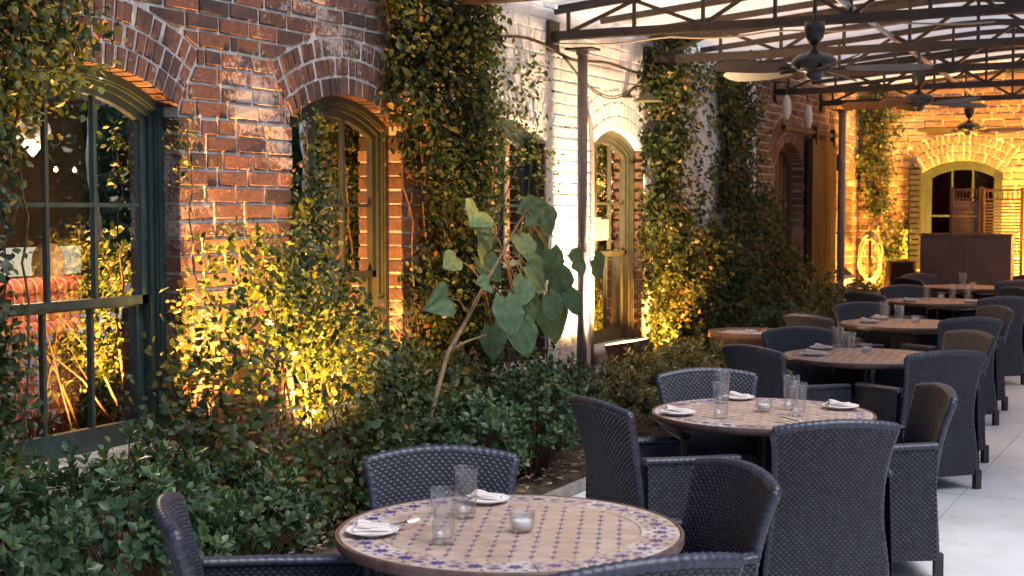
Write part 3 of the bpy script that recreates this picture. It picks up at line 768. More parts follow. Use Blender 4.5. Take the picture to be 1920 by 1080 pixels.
# sapling with big leaves
def sapling():
    x0, y0 = -4.12, 7.05
    root = empty('sapling', (x0, y0, .05), 0, 'big leaved sapling with bare leaning tan stem in front of the creeper', 'sapling')
    st = [(0,-.02,-.05),(0,.0,.50),(.02,.06,.66),(.0,.20,.84),(.03,.26,.93),(.03,.42,1.06),(.02,.62,1.22),(.0,.92,1.42),(-.02,1.12,1.56),(-.02,1.28,1.68)]
    m = MB(); m.tube(st, [.016,.0155,.015,.014,.0135,.012,.011,.009,.007,.004], 8); m.build('stem', M_bark, root, True)
    m = MB(); m.tube([(.0,.21,.85),(.05,.34,.90),(.1,.5,.93)], [.010,.008,.005], 6); m.build('branch', M_bark, root, True)
    lm = []
    def leafmesh(t, droop, fold):
        nl, nw = 14, 6; v = []; f = []
        for i in range(nl+1):
            s = i/nl; w = .50*(math.sin(math.pi*min(1, (s*.86+.14)))**.75)*(1-.30*s) if i < nl else .0
            if i == 0: w = .20
            for k in range(-nw, nw+1):
                q = k/nw; x = w*q; y = s - (.13*abs(q) if i == 0 else 0) + (.05*(1-abs(q)) if i == 0 else 0)
                z = -droop*s*s + fold*abs(x) + .018*math.sin(q*9+s*7) + .02*math.sin(s*16)*abs(q) - .014*abs(math.sin((s*5-abs(q)*1.6)*math.pi)) - (.022 if k == 0 else 0)
                v.append((x, y, z))
        n = 2*nw+1
        for i in range(nl):
            for k in range(2*nw): f.append((i*n+k, i*n+k+1, (i+1)*n+k+1, (i+1)*n+k))
        me = npmesh('leaf', v, f, M_bigleaf, [t]*len(f), True); return me
    lm = [leafmesh(.1+.8*i/5, random.uniform(.1,.4), random.uniform(.05,.35)) for i in range(6)]
    spots = [(7.25,1.2,.20,-1,-.1),(7.76,1.08,.21,-.2,-.9),(8.01,1.14,.17,.3,-.7),(8.08,.92,.22,.1,-1),(7.79,1.50,.20,-.4,.4),(7.74,1.70,.22,-1,-.25),(8.40,1.74,.20,.3,.2),
             (8.64,1.50,.20,.7,-.7),(8.85,1.38,.18,1,.0),(9.10,1.33,.17,.9,-.7),(8.24,1.30,.24,.5,-.35),(8.70,.98,.26,.2,-1),(8.98,1.15,.20,.1,-1),(7.84,.90,.18,.0,-1),(7.55,1.42,.14,-.9,-.2),(7.42,1.30,.12,-1,.2),
             (8.47,1.64,.18,.6,-.6),(8.2,1.04,.15,.5,-.8),(8.66,1.22,.20,.2,-1),(8.05,1.36,.17,.2,-.5),(8.35,1.48,.15,.5,-.5),(8.5,1.08,.17,.4,-.9),(7.95,1.22,.16,-.4,-.6),(8.15,1.50,.17,-.3,-.5),(8.45,1.36,.19,.1,-.8),(8.75,1.10,.17,.5,-.8),(7.95,1.60,.15,-.6,.2),(8.55,1.52,.16,.8,-.1),(8.3,1.18,.20,-.2,-.9),(8.62,1.62,.15,.8,.3)]
    for i, (y, z, L, dy, dz) in enumerate(spots):
        o = bpy.data.objects.new('leaf', lm[i % 6]); link(o, root)
        off = random.uniform(-.14, .18); L *= 1.24
        D = Vector((random.uniform(.0,.5), dy, dz)).normalized()
        Nn = Vector((1, -.55, .35+random.uniform(-.2,.3))); X = D.cross(Nn).normalized(); Z = X.cross(D)
        P = Vector((off, y-y0, z-.05)) - D*L*.5
        M = Matrix.Identity(4)
        for r_ in range(3): M[r_][0] = X[r_]*L*1.0; M[r_][1] = D[r_]*L; M[r_][2] = Z[r_]*L; M[r_][3] = P[r_]
        o.matrix_local = M
        # petiole from the nearest stem point
        bst = min((Vector(p) for p in st[3:]), key=lambda p: (p-P).length)
        s = MB(); mid = (bst+P)/2+Vector((0,0,.03)); s.tube([bst, mid, P+D*L*.06], [.0045,.0035,.003], 5, False); s.build('leaf_stalk', M_bark, root, True)
sapling()
# hedge across the patio, mirrored in the window panes
for i, (y, w_) in enumerate(((3.0,'near the camera'), (9.0,'opposite the nearest tables'), (15.0,'opposite the fourth table'), (21.0,'level with the far wall'), (27.0,'beyond the far wall'))):
    root = empty('boundary_hedge', (9.6, y, -.03), 0, 'tall green hedge on the open side of the patio '+w_, 'hedge', 'hedge along the open side of the patio')
    n = 3000; P = np.stack([rng.uniform(-.8,.8,n), rng.uniform(-3.1,3.1,n), rng.uniform(.1,1,n)], 1); P[:,2] *= 5.0+.5*np.sin(P[:,1]*2+i)+.3*np.sin(P[:,1]*5)
    L_ = whorl_leaves(P, np.stack([rng.uniform(-1,.2,n), rng.normal(0,.5,n), rng.uniform(.1,1,n)],1), 6, .22)
    leaf_object('foliage', root, *L_, M_shrub); s = MB()
    for k in (-2,0,2): s.tube([(0,k,0),(0,k*1.05,4.4)], [.08,.02], 6)
    s.build('trunk', M_vstem, root)

# ---------------------------------------------------------------- wicker chairs
def wicker_mat():
    m = mat('wicker', (.035,.032,.036), .42); N, L, b = nt(m); b.inputs['Specular IOR Level'].default_value = .6
    c = ramp(N, L, attr(N), [(0, (.018,.019,.029)), (1, (.045,.047,.074))])
    L.new(c.outputs[0], b.inputs['Base Color'])
    n = noise(N, L, 400, 2); bump(N, L, b, n.outputs[0], .15, .001); return m
M_wicker = wicker_mat(); M_wbase = mat('wicker_core', (.012,.011,.012), .7)
def interp_np(x, pts): return np.interp(x, [p[0] for p in pts], [p[1] for p in pts])
class Weave:
    def __init__(s): s.V = []; s.F = []; s.T = []; s.n = 0
    def add(s, V, F, T):
        V = np.asarray(V).reshape(-1,3); s.V.append(V); s.F.append(np.asarray(F)+s.n); s.T.append(np.asarray(T)); s.n += len(V)
    def surface(s, S, nu, nv, sign, h=.0055, off=.0):
        """woven strands over the surface S(u,v), staggered row by row; sign picks the side"""
        def Nrm(u, v):
            e = 1e-3; du = S(u+e, v)-S(u-e, v); dv = S(u, v+e)-S(u, v-e)
            return unit(np.cross(du, dv))*sign
        gu, gv = 18, 18
        U, Vv = np.meshgrid(np.linspace(0,1,gu+1), np.linspace(0,1,gv+1), indexing='ij')
        P = S(U.ravel(), Vv.ravel()) + Nrm(U.ravel(), Vv.ravel())*off
        idx = np.arange((gu+1)*(gv+1)).reshape(gu+1, gv+1)
        F = np.stack([idx[:-1,:-1], idx[1:,:-1], idx[1:,1:], idx[:-1,1:]], -1).reshape(-1,4)
        s.add(P, F, np.zeros(len(F))-1)
        j, i = np.meshgrid(np.arange(nv), np.arange(-1, nu+1), indexing='ij'); j = j.ravel(); i = i.ravel()
        st = np.linspace(-.06, .62+.06, 5); hh = np.array([-.15, .75, 1., .75, -.15])*h
        u = (i[:,None] + (j % 2)[:,None]*.5 + st[None])/nu
        ok = (u.min(1) < 1) & (u.max(1) > 0); u = np.clip(u[ok], 0, 1); j = j[ok]; n = len(j)
        vl = (j+.10)/nv; vm = (j+.5)/nv; vh = (j+.90)/nv
        P = np.zeros((n,5,3,3))
        for k, (vv, f) in enumerate(((vl, .45), (vm, 1.), (vh, .45))):
            uu = u.ravel(); v_ = np.repeat(vv, 5)
            P[:,:,k] = (S(uu, v_) + Nrm(uu, v_)*(np.tile(hh*f, n)+off)[:,None]).reshape(n,5,3)
        b = (np.arange(n)*15)[:,None,None]; q = np.arange(4)[:,None]*3; w = np.arange(2)[None]
        a0 = q+w; F = np.stack([b+a0, b+a0+3, b+a0+4, b+a0+1], -1).reshape(-1,4)
        s.add(P, F, np.repeat(rng.uniform(0,1,n), 8))
    def tube(s, pts, r, n=7, wav=.0):
        m = MB(); pts = [Vector(p) for p in pts]; fine = []
        for a, b in zip(pts, pts[1:]):
            k = max(2, int((b-a).length/.009))
            for t in range(k): fine.append(a.lerp(b, t/k))
        fine.append(pts[-1]); fine = [fine[0]+(fine[0]-fine[1]).normalized()*r*.35]+fine+[fine[-1]+(fine[-1]-fine[-2]).normalized()*r*.35]; rr = [r*(1+wav*math.sin(i*2.1)) for i in range(len(fine))]; rr[0] = rr[-1] = r*.02; m.tube(fine, rr, n, False)
        s.add(m.v, m.f, np.repeat(rng.uniform(.2,1,len(m.f)//n+1), n)[:len(m.f)])
    def build(s, name, parent):
        V = np.concatenate(s.V); F = np.concatenate(s.F); T = np.concatenate(s.T)
        me = npmesh(name, V, F, M_wicker, np.maximum(T, 0), True); me.materials.append(M_wbase)
        me.polygons.foreach_set('material_index', (T < 0).astype(np.int32)); me.update()
        return link(bpy.data.objects.new(name, me), parent)
def make_chair():
    root = empty('wicker_armchair')
    th = .017
    def mid(u, v):
        u = 2*np.asarray(u)-1; v = np.asarray(v)
        w = interp_np(v, [(0,.272),(.2,.262),(.45,.240),(.65,.232),(.8,.238),(.92,.252),(1,.268)])
        x = u*w; z = .09+v*(.745+.03*(1-u*u))
        y = -.262-.10*np.maximum(0, (v-.42)/.58)**1.5+.045*u*u*(.4+.6*v)
        return np.stack([x, y, z], -1)
    def shift(S, d, flip):
        def f(u, v):
            e = 1e-3; n = unit(np.cross(S(u+e, v)-S(u-e, v), S(u, v+e)-S(u, v-e))); return S(u, v)+n*d
        return f
    W_ = Weave()
    for d, sg in ((th, 1), (-th, -1)): W_.surface(shift(mid, d, 0), 21, 64, sg, .0046)
    e = [mid(np.array([u]), np.array([1.]))[0] for u in np.linspace(0, 1, 13)]
    W_.tube(e, .021, 8, .10)
    for u in (0., 1.): W_.tube([mid(np.array([u]), np.array([v]))[0] for v in np.linspace(0, 1, 13)], .0195, 8, .08)
    W_.build('backrest', root)
    for s in (-1, 1):
        W_ = Weave()
        def arm(u, v, s=s):
            u = np.asarray(u); v = np.asarray(v)
            y = -.235+u*(.515-.03*v); z = .09+v*(.535-.02*u)
            x = s*(.288-.022*v+.012*np.sin(u*math.pi))
            return np.stack([x, y, z], -1)
        for d, sg in ((.016, 1), (-.016, -1)): W_.surface(shift(arm, d, 0), 20, 44, sg, .0046)
        tp = [arm(np.array([u]), np.array([1.]))[0] for u in np.linspace(-.02, 1.0, 8)]
        fr = [arm(np.array([1.]), np.array([v]))[0] for v in np.linspace(1, 0, 7)]
        for dx in (-.013, .013): W_.tube([Vector(p)+Vector((dx,0,.004)) for p in tp], .0165, 8, .10)
        W_.tube(fr, .018, 8, .1); W_.build('armrest', root)
    W_ = Weave()
    W_.surface(lambda u, v: np.stack([(np.asarray(u)*2-1)*.262, .255+0*np.asarray(u), .09+.32*np.asarray(v)], -1), 16, 22, -1)
    W_.build('apron', root)
    W_ = Weave()
    W_.surface(lambda u, v: np.stack([(np.asarray(u)*2-1)*.262, -.25+.51*np.asarray(v), .43+.012*np.sin(np.asarray(v)*math.pi)], -1), 16, 34, 1)
    W_.tube([(-.262,.262,.425),(.262,.262,.425)], .02, 8, .08); W_.build('seat', root)
    for sx in (-1, 1):
        for y in (-.255, .265):
            m = MB(); m.box((sx*.275-.02, y-.02, 0), (sx*.275+.02, y+.02, .12)); m.build('leg', M_dark, root)
    return root
TABLES = [(-2.0,3.91), (-2.05,6.73), (-2.23,9.63), (-2.55,12.48), (-2.85,15.62), (-3.02,18.55)]
TN = ['nearest table', 'second nearest table', 'third table from the camera', 'fourth table from the camera', 'fifth table from the camera', 'farthest table']
def chairpos():
    # back-top centre, facing (degrees, world)
    c = {0: [((-2.56,4.45), -57, 'with its back to the shrubs, behind the'), ((-2.80,3.22), 40, 'at the bottom left, left of the'), ((-1.46,4.62), -133, 'at the right of the'), ((-1.26,3.26), 141, 'in the foreground, cut off in front of the')],
         1: [((-2.54,7.27), -55, 'with its back to the shrubs, behind the'), ((-2.58,5.86), 52, 'seen from its side, left of the'), ((-1.42,5.73), 128, 'with its back to the camera, before the'), ((-1.25,7.10), -152, 'seen from its side, right of the')],
         2: [((-2.84,10.1), -50, 'with its back to the shrubs, behind the'), ((-2.72,8.60), 60, 'seen from its side, left of the'), ((-1.53,8.85), 133, 'with its back to the camera, before the'), ((-1.62,10.35), -135, 'seen from its side, right of the')],
         3: [((-3.06,13.0), -50, 'with its back to the shrubs, behind the'), ((-3.12,11.35), 58, 'lit amber, left of the'), ((-1.83,11.60), 130, 'with its back to the camera, before the'), ((-1.84,13.05), -140, 'seen from its side, right of the')],
         4: [((-3.32,16.1), -50, 'with its back to the shrubs, behind the'), ((-3.40,14.55), 58, 'seen from its side, left of the'), ((-1.98,14.45), 130, 'with its back to the camera, before the'), ((-2.1,16.2), -140, 'seen from its side, right of the')],
         5: [((-3.72,18.95), -40, 'with its back to the wall, behind the'), ((-3.62,17.75), 48, 'lit amber, left of the'), ((-2.3,17.75), 130, 'with its back to the camera, in front of the'), ((-2.35,19.2), -140, 'seen from its side, right of the')]}
    return c
proto = make_chair(); first = True
for t, lst in chairpos().items():
    for (bx, by), fa, txt in lst:
        o = proto if first else copy_tree(proto); first = False
        d = R(fa); ox, oy = bx+math.cos(d)*.362, by+math.sin(d)*.362
        o.location = (ox, oy, 0.002); o.rotation_euler = (0, 0, d-R(90))
        tag(o, 'dark wicker armchair '+txt+' '+TN[t], 'chair', 'wicker armchairs round the mosaic tables')

# ---------------------------------------------------------------- mosaic tables
def tile_mat():
    m = mat('terracotta_tile', (.55,.38,.27), .38); N, L, b = nt(m)
    c = ramp(N, L, attr(N), [(0, (.33,.205,.15)), (.4, (.46,.32,.245)), (.8, (.53,.40,.32)), (1, (.57,.47,.41))])
    n = noise(N, L, 26, 5, coord='Position'); s = ramp(N, L, n.outputs[0], [(.3, (.78,.74,.7)), (.65, (1.1,1.1,1.1))])
    L.new(mix(N, L, 1., c.outputs[0], s.outputs[0], 'MULTIPLY'), b.inputs['Base Color'])
    n2 = noise(N, L, 60, 3, coord='Position'); bump(N, L, b, n2.outputs[0], .15, .002)
    rr = ramp(N, L, n.outputs[0], [(.3, (.28,)*3), (.7, (.5,)*3)]); L.new(rr.outputs[0], b.inputs['Roughness']); return m
M_tile = tile_mat(); M_grout = noisy('grout', (.42,.31,.24), (.52,.40,.31), 30, .8, .3, .002)
M_blue = noisy('cobalt_glaze', (.045,.035,.17), (.11,.085,.27), 14, .3, .05, .001)
M_rim = noisy('rim_iron', (.085,.045,.038), (.14,.08,.066), 20, .4, .1, .002)
TR = .5425; FR = .405
def clip_circle(pts, r):
    n = 40; out = pts
    for i in range(n):
        a = 2*math.pi*(i+.5)/n; nx, ny = math.cos(a), math.sin(a); res = []
        for p, q in zip(out, out[1:]+out[:1]):
            dp = p[0]*nx+p[1]*ny-r; dq = q[0]*nx+q[1]*ny-r
            if dp <= 0: res.append(p)
            if dp*dq < 0: t = dp/(dp-dq); res.append((p[0]+(q[0]-p[0])*t, p[1]+(q[1]-p[1])*t))
        out = res
        if len(out) < 3: return []
    return out
def prism(m, pts, z0, z1, ins=.0012):
    n = len(pts); cx = sum(p[0] for p in pts)/n; cy = sum(p[1] for p in pts)/n
    k = [(p[0], p[1], z0) for p in pts]; e = [(p[0], p[1], z1-.0008) for p in pts]
    def inn(p):
        d = math.hypot(p[0]-cx, p[1]-cy); f = max(0, 1-ins/max(d,1e-6)); return (cx+(p[0]-cx)*f, cy+(p[1]-cy)*f, z1)
    t = [inn(p) for p in pts]; fs = [tuple(range(2*n, 3*n))]
    for a in range(n):
        b = (a+1) % n; fs += [(a, b, n+b, n+a), (n+a, n+b, 2*n+b, 2*n+a)]
    m.poly(k+e+t, fs)
def make_table(detail):
    root = empty('mosaic_table'); H = .74
    m = MB(); m.lathe([(.0,H-.034),(TR-.02,H-.034),(TR-.004,H-.030),(TR,H-.022),(TR,H+.001),(TR-.003,H+.004),(TR-.012,H+.004),(TR-.012,H-.004)], 72); m.build('table_rim', M_rim, root, True)
    m = MB(); m.lathe([(.0,H-.0012),(TR-.012,H-.0012)], 72); m.build('grout_bed', M_grout, root)
    # octagon field tiles with small blue squares
    P = .062; c = .0105; g = .0011; tl = []; dots = []
    nr = int(FR/P)+2
    for i in range(-nr, nr+1):
        for j in range(-nr, nr+1):
            x, y = i*P, j*P; h = P/2-g; k = c
            octo = [(x-h+k,y-h),(x+h-k,y-h),(x+h,y-h+k),(x+h,y+h-k),(x+h-k,y+h),(x-h+k,y+h),(x-h,y+h-k),(x-h,y-h+k)]
            q = clip_circle(octo, FR)
            if len(q) >= 3: tl.append((q, math.hypot(x, y) < FR-P*.8, x, y))
            dx, dy = x+P/2, y+P/2; r = c-g*1.6
            if math.hypot(dx, dy) < FR-.012: dots.append((dx, dy, r))
    if detail:
        shared = []
        h = P/2-g; k = c
        for i in range(6):
            m = MB(); m.tint = random.uniform(.38,.72); prism(m, [(-h+k,-h),(h-k,-h),(h,-h+k),(h,h-k),(h-k,h),(-h+k,h),(-h,h-k),(-h,-h+k)], -.0012, .0028); shared.append(m.mesh('tile', M_tile))
        for q, full, x, y in tl:
            if full:
                o = bpy.data.objects.new('tile', random.choice(shared)); link(o, root); o.location = (x, y, H+random.uniform(-.0004,.0004))
            else:
                m = MB(); m.tint = random.uniform(.38,.72); prism(m, q, H-.0012, H+.0026); m.build('tile', M_tile, root)
        m = MB(); r = c-g*1.6; prism(m, [(-r,0),(0,-r),(r,0),(0,r)], -.0012, .0028); dm = m.mesh('accent_tile', M_blue)
        for x, y, r in dots:
            o = bpy.data.objects.new('accent_tile', dm); link(o, root); o.location = (x, y, H)
    else:
        m = MB()
        for q, full, x, y in tl: m.tint = random.random(); prism(m, q, H-.0012, H+.0026)
        tag(m.build('tile_field', M_tile, root), kind='stuff'); m = MB()
        for x, y, r in dots: prism(m, [(x-r,y),(x,y-r),(x+r,y),(x,y+r)], H-.0012, H+.0028)
        tag(m.build('accent_tiles', M_blue, root), kind='stuff')
    # border tiles, each with a painted blossom
    nb = 26; st = 2*math.pi/nb; r0, r1 = FR+.004, TR-.015
    bt = []
    for v in range(4):
        m = MB(); m.tint = random.uniform(.3,1); da = st/2-.0016/r0*1.0
        pts = [(r0*math.cos(-da+2*da*i/4), r0*math.sin(-da+2*da*i/4)) for i in range(5)][::-1]+[(r1*math.cos(-da+2*da*i/4), r1*math.sin(-da+2*da*i/4)) for i in range(5)]
        prism(m, pts, -.0012, .0028); bt.append(m.mesh('border_tile', M_tile))
    bl = []
    for v in range(2):
        m = MB(); rm = (r0+r1)/2
        def petal(cx, cy, a, l, w):
            ca, sa = math.cos(a), math.sin(a)
            pp = [(0,0),(l*.4,-w),(l*.8,-w*.6),(l,0),(l*.8,w*.6),(l*.4,w)]
            m.poly([(cx+p*ca-q*sa, cy+p*sa+q*ca, .00325) for p, q in pp], [tuple(range(6))])
        for i in range(7): petal(rm, 0, i*2*math.pi/7+.3*v, .028, .0068)
        for s in (-1, 1):
            for k, (dr, dt, a, l) in enumerate(((.012,.034,1.3,.022),(-.014,.036,1.9,.020),(.028,.020,.7,.020),(-.030,.022,2.3,.020),(.004,.052,1.57,.016))):
                petal(rm+dr, s*dt, s*a, l*1.25, .0056)
        bl.append(m.mesh('painted_blossom', M_blue))
    allb = MB()
    for i in range(nb):
        o = bpy.data.objects.new('border_tile', bt[i % 4]); link(o, root); o.location = (0,0,H); o.rotation_euler = (0,0,st*i)
        if detail or True:
            p = bpy.data.objects.new('painted_blossom', bl[i % 2]); link(p, o)
    m = MB(); m.lathe([(.0,.03),(.03,.03),(.032,.04),(.026,.08),(.024,.66),(.05,.70),(.05,.706),(.0,.706)], 16); m.build('pedestal', M_dark, root, True)
    for k in range(4):
        a = math.pi/4+k*math.pi/2; m = MB(); m.beam((0,0,.045), (.30*math.cos(a), .30*math.sin(a), .022), .045, .03); m.build('foot', M_dark, root)
    for k in range(2):
        m = MB(); a = k*math.pi/2; m.beam((-.34*math.cos(a), -.34*math.sin(a), .696-.022*k), (.34*math.cos(a), .34*math.sin(a), .696-.022*k), .04, .02); m.build('top_brace', M_dark, root)
    return root
TL = ['round mosaic table nearest the camera, with blue blossom border', 'round mosaic table second nearest the camera', 'round mosaic table third from the camera', 'round mosaic table fourth from the camera', 'round mosaic table fifth from the camera', 'farthest round table in front of the brown counter']
far_proto = None
for i, (x, y) in enumerate(TABLES):
    if i < 2: t = make_table(True)
    elif far_proto is None: t = far_proto = make_table(False)
    else: t = copy_tree(far_proto)
    t.location = (x, y, .002); t.rotation_euler = (0, 0, R(22+i*37)); tag(t, TL[i], 'table', 'round mosaic tables')

# ---------------------------------------------------------------- things on the tables
ZT = .7462
def glass_proto():
    m = MB()
    m.lathe([(.0,.0),(.027,.0),(.0285,.003),(.031,.05),(.0365,.138),(.0375,.146),(.0368,.1475),(.0352,.146),(.0295,.05),(.0275,.016),(.0,.014)], 32)
    return m.mesh('water_glass', M_glass, True)
GM = glass_proto()
def glass(x, y, s, label):
    o = bpy.data.objects.new('water_glass', GM); link(o); o.location = (x, y, ZT); o.scale = (s,s,s); tag(o, label, 'glass', 'water glasses on the tables')
def plate(x, y, label, s=1.0):
    m = MB(); m.lathe([(.0,.0),(.048,.0),(.05,.003),(.078,.012),(.0835,.0155),(.083,.0175),(.076,.0145),(.05,.0065),(.0,.006)], 40)
    o = m.build('side_plate', M_white, None, True, (x, y, ZT)); o.scale = (s,s,s); return tag(o, label, 'plate', 'small white plates')
def napkin_obj(x, y, rz, label, s=1.0):
    m = MB()
    for k in range(5):
        w = .062-.004*k; d = .040-.003*k; z0 = .0005+k*.0048; nx, ny = 12, 8; b = len(m.v)
        ox = random.uniform(-.006,.006); oy = random.uniform(-.004,.004)
        f = lambda i, j: (ox+(-w+2*w*i/nx)*(1+.025*math.sin(j*.7+k)), oy+(-d+2*d*j/ny)*(1+.05*math.sin(i*.45+k*2)), z0+.0022*math.sin(i*.5+k*1.7)*math.sin(j*.4+k)+(.006*k/4)*math.cos(i*.3))
        for sgn in (0, 1):
            for i in range(nx+1):
                for j in range(ny+1): p = f(i, j); m.v.append((p[0], p[1], p[2]+sgn*.0042))
        n = (nx+1)*(ny+1); q = lambda i, j, s_: b+s_*n+i*(ny+1)+j
        for i in range(nx):
            for j in range(ny):
                m.f.append((q(i,j,1),q(i+1,j,1),q(i+1,j+1,1),q(i,j+1,1))); m.t.append(.5)
        for i in range(nx):
            for j in (0, ny): m.f.append((q(i,j,0),q(i+1,j,0),q(i+1,j,1),q(i,j,1))); m.t.append(.5)
        for j in range(ny):
            for i in (0, nx): m.f.append((q(i,j,0),q(i,j+1,0),q(i,j+1,1),q(i,j,1))); m.t.append(.5)
    o = m.build('napkin', M_napkin, None, True, (x, y, ZT+.0085), rz); o.scale = (s,s,s); return tag(o, label, 'napkin', 'folded napkins')
def fork(x, y, rz, label, z=0):
    root = empty('fork', (x, y, ZT+.004+z), rz, label, 'fork', 'forks beside the plates')
    m = MB(); m.tube([(-.09,0,0),(-.03,0,.003),(.02,0,.006)], [.005,.0035,.0025], 6); m.build('handle', M_cutlery, root, True)
    m = MB(); m.box((.02,-.009,.005), (.042,.009,.008))
    for k in range(4): yy = -.0078+k*.0052; m.tube([(.041,yy,.0065),(.06,yy,.008),(.078,yy,.013)], [.0015,.0013,.0007], 5)
    m.build('tines', M_cutlery, root)
M_wax = mat('wax', (.85,.83,.80), .5); M_wax.node_tree.nodes['Principled BSDF'].inputs['Subsurface Weight'].default_value = .2
def votive(x, y, label):
    root = empty('votive_candle', (x, y, ZT), 0, label, 'candle', 'votive candles on the tables')
    m = MB(); m.lathe([(.0,.0),(.027,.0),(.034,.006),(.040,.028),(.0405,.062),(.0395,.0635),(.038,.062),(.0375,.028),(.031,.009),(.0,.007)], 32); m.build('candle_holder', M_glass, root, True)
    m = MB(); m.lathe([(.0,.0085),(.028,.0085),(.0285,.034),(.026,.037),(.0,.036)], 24); m.build('candle', M_wax, root, True)
    m = MB(); m.tube([(0,0,.036),(.001,0,.046)], .001, 5); m.build('wick', M_dark, root)
def setting(t, plates, glasses, vot, forks=()):
    n = TN[t]
    for (x, y, s, rz, w) in plates:
        plate(x, y, 'small white plate '+w+' the '+n, s); napkin_obj(x, y, rz, 'folded striped napkin on the plate '+w+' the '+n, s)
    for (x, y, s, w) in glasses: glass(x, y, s, 'clear tumbler '+w+' the '+n)
    for (x, y) in vot: votive(x, y, 'glass votive with white candle on the '+n)
    for (x, y, rz, w) in forks: fork(x, y, rz, 'fork '+w+' the '+n, .014)
setting(0, [(-2.345,3.655,1.0,.55,'at the left of'), (-2.255,4.235,.95,.3,'at the back of')], [(-2.09,3.65,1.12,'standing in front on'), (-2.20,3.99,1.12,'standing behind on')], [(-1.95,3.895)], [(-2.30,3.72,.95,'resting on the left plate of'), (-2.30,4.18,-.6,'resting on the back plate of')])
setting(1, [(-2.39,6.46,1.05,.4,'at the left of'), (-2.30,7.12,1.0,.3,'at the back of'), (-1.74,7.02,1.1,.5,'at the right of')], [(-2.17,6.45,1.15,'in front at the left of'), (-2.33,6.95,1.15,'behind at the left of'), (-1.95,6.88,1.15,'behind at the right of'), (-1.86,6.69,1.1,'in front at the right of')], [(-2.05,6.75)], [(-1.84,6.43,2.6,'at the near edge of')])
setting(2, [(-2.54,9.48,1.1,.5,'at the left of'), (-2.60,9.92,1.0,.2,'at the back of')], [(-2.46,9.82,1.15,'behind on'), (-2.29,9.46,1.15,'in front on')], [(-2.26,9.83)])
setting(3, [(-2.84,12.39,1.15,.5,'at the left of'), (-2.84,12.85,1.0,.2,'at the back of')], [(-2.76,12.66,1.15,'behind on'), (-2.55,12.28,1.15,'in front on')], [(-2.47,12.58)])
setting(4, [(-3.08,15.35,1.15,.5,'at the left of'), (-2.48,15.50,1.0,.2,'at the right of')], [(-2.98,15.77,1.1,'at the left of'), (-2.73,15.88,1.15,'in the middle of'), (-2.58,15.92,1.15,'at the right of')], [(-2.87,15.98)])
setting(5, [], [(-3.02,18.25,1.25,'standing on')], [(-2.94,18.55)])

# ---------------------------------------------------------------- canopy: trusses, ribs, fabric
def roof_z(X): d = X+2.3; return 3.64-.095*math.sqrt(d*d+.04)
XL, XR = -4.96, 1.6; ZC = 3.13
TRY = [8.4, 10.5, 12.6, 14.7, 16.8, 18.9]
TRN = ['over the second table, highest in the photo', 'springing from the grey post at the white wall', 'second behind the grey post', 'third behind the grey post', 'fourth behind the grey post', 'nearest the amber far wall']
for y, nme in zip(TRY, TRN):
    root = empty('roof_truss', (XL, y, ZC), 0, 'dark steel roof truss '+nme, 'truss', 'steel trusses of the patio canopy')
    def add(name, a, b, w, h):
        m = MB(); m.beam(Vector(a)-Vector((XL,0,ZC)), Vector(b)-Vector((XL,0,ZC)), w, h); return m.build(name, M_steel, root)
    add('bottom_chord', (XL,-.03,ZC), (XR,-.03,ZC), .022, .068); add('bottom_chord', (XL,.03,ZC), (XR,.03,ZC), .022, .068)
    m = MB(); n = 14; pts = [(XL+(XR-XL)*i/n, roof_z(XL+(XR-XL)*i/n)-.065) for i in range(n+1)]
    for (x0, z0), (x1, z1) in zip(pts, pts[1:]): m.beam((x0-XL,0,z0-ZC), (x1-XL,0,z1-ZC), .04, .04)
    m.build('top_chord', M_steel, root)
    nv = 11; xs = [XL+.12+(XR-XL-.3)*i/nv for i in range(nv+1)]
    for i, x in enumerate(xs):
        add('strut', (x,0,ZC), (x,0,roof_z(x)-.065), .026, .026)
        if i: 
            a, b = xs[i-1], x
            if i % 2: add('brace', (a,0,ZC+.02), (b,0,roof_z(b)-.08), .022, .03)
            else: add('brace', (b,0,ZC+.02), (a,0,roof_z(a)-.08), .022, .03)
    m = MB(); m.box((-.035,-.09,-.12), (.0,.09,.12)); m.build('wall_plate', M_steel, root)
def fabric():
    m = bpy.data.materials.new('canopy_fabric'); m.use_nodes = True; N = m.node_tree.nodes; L = m.node_tree.links; N.clear()
    o = N.new('ShaderNodeOutputMaterial'); mx = N.new('ShaderNodeMixShader'); d = N.new('ShaderNodeBsdfDiffuse'); t = N.new('ShaderNodeBsdfTranslucent')
    g = N.new('ShaderNodeNewGeometry'); n = N.new('ShaderNodeTexNoise'); n.inputs['Scale'].default_value = 1.5; n.inputs['Detail'].default_value = 6; L.new(g.outputs['Position'], n.inputs['Vector'])
    r = N.new('ShaderNodeValToRGB'); r.color_ramp.elements[0].position = .3; r.color_ramp.elements[0].color = (.52,.505,.495,1); r.color_ramp.elements[1].position = .7; r.color_ramp.elements[1].color = (.66,.65,.645,1)
    L.new(n.outputs[0], r.inputs[0]); L.new(r.outputs[0], d.inputs[0]); L.new(r.outputs[0], t.inputs[0]); mx.inputs[0].default_value = .6
    L.new(d.outputs[0], mx.inputs[1]); L.new(t.outputs[0], mx.inputs[2]); L.new(mx.outputs[0], o.inputs[0]); return m
M_fabric = fabric()
can = empty('canopy', (XL, 8.0, 3.3), 0, 'white fabric canopy on close dark ribs above the far tables', 'canopy')
NX = 24; xs = [XL+(XR-XL)*i/NX for i in range(NX+1)]
rib = MB()
for a, b in zip(xs, xs[1:]): rib.beam((a-XL,0,roof_z(a)-3.3-.029), (b-XL,0,roof_z(b)-3.3-.029), .055, .05)
rib = rib.mesh('rib', M_steel)
pan = MB(); SP = .86
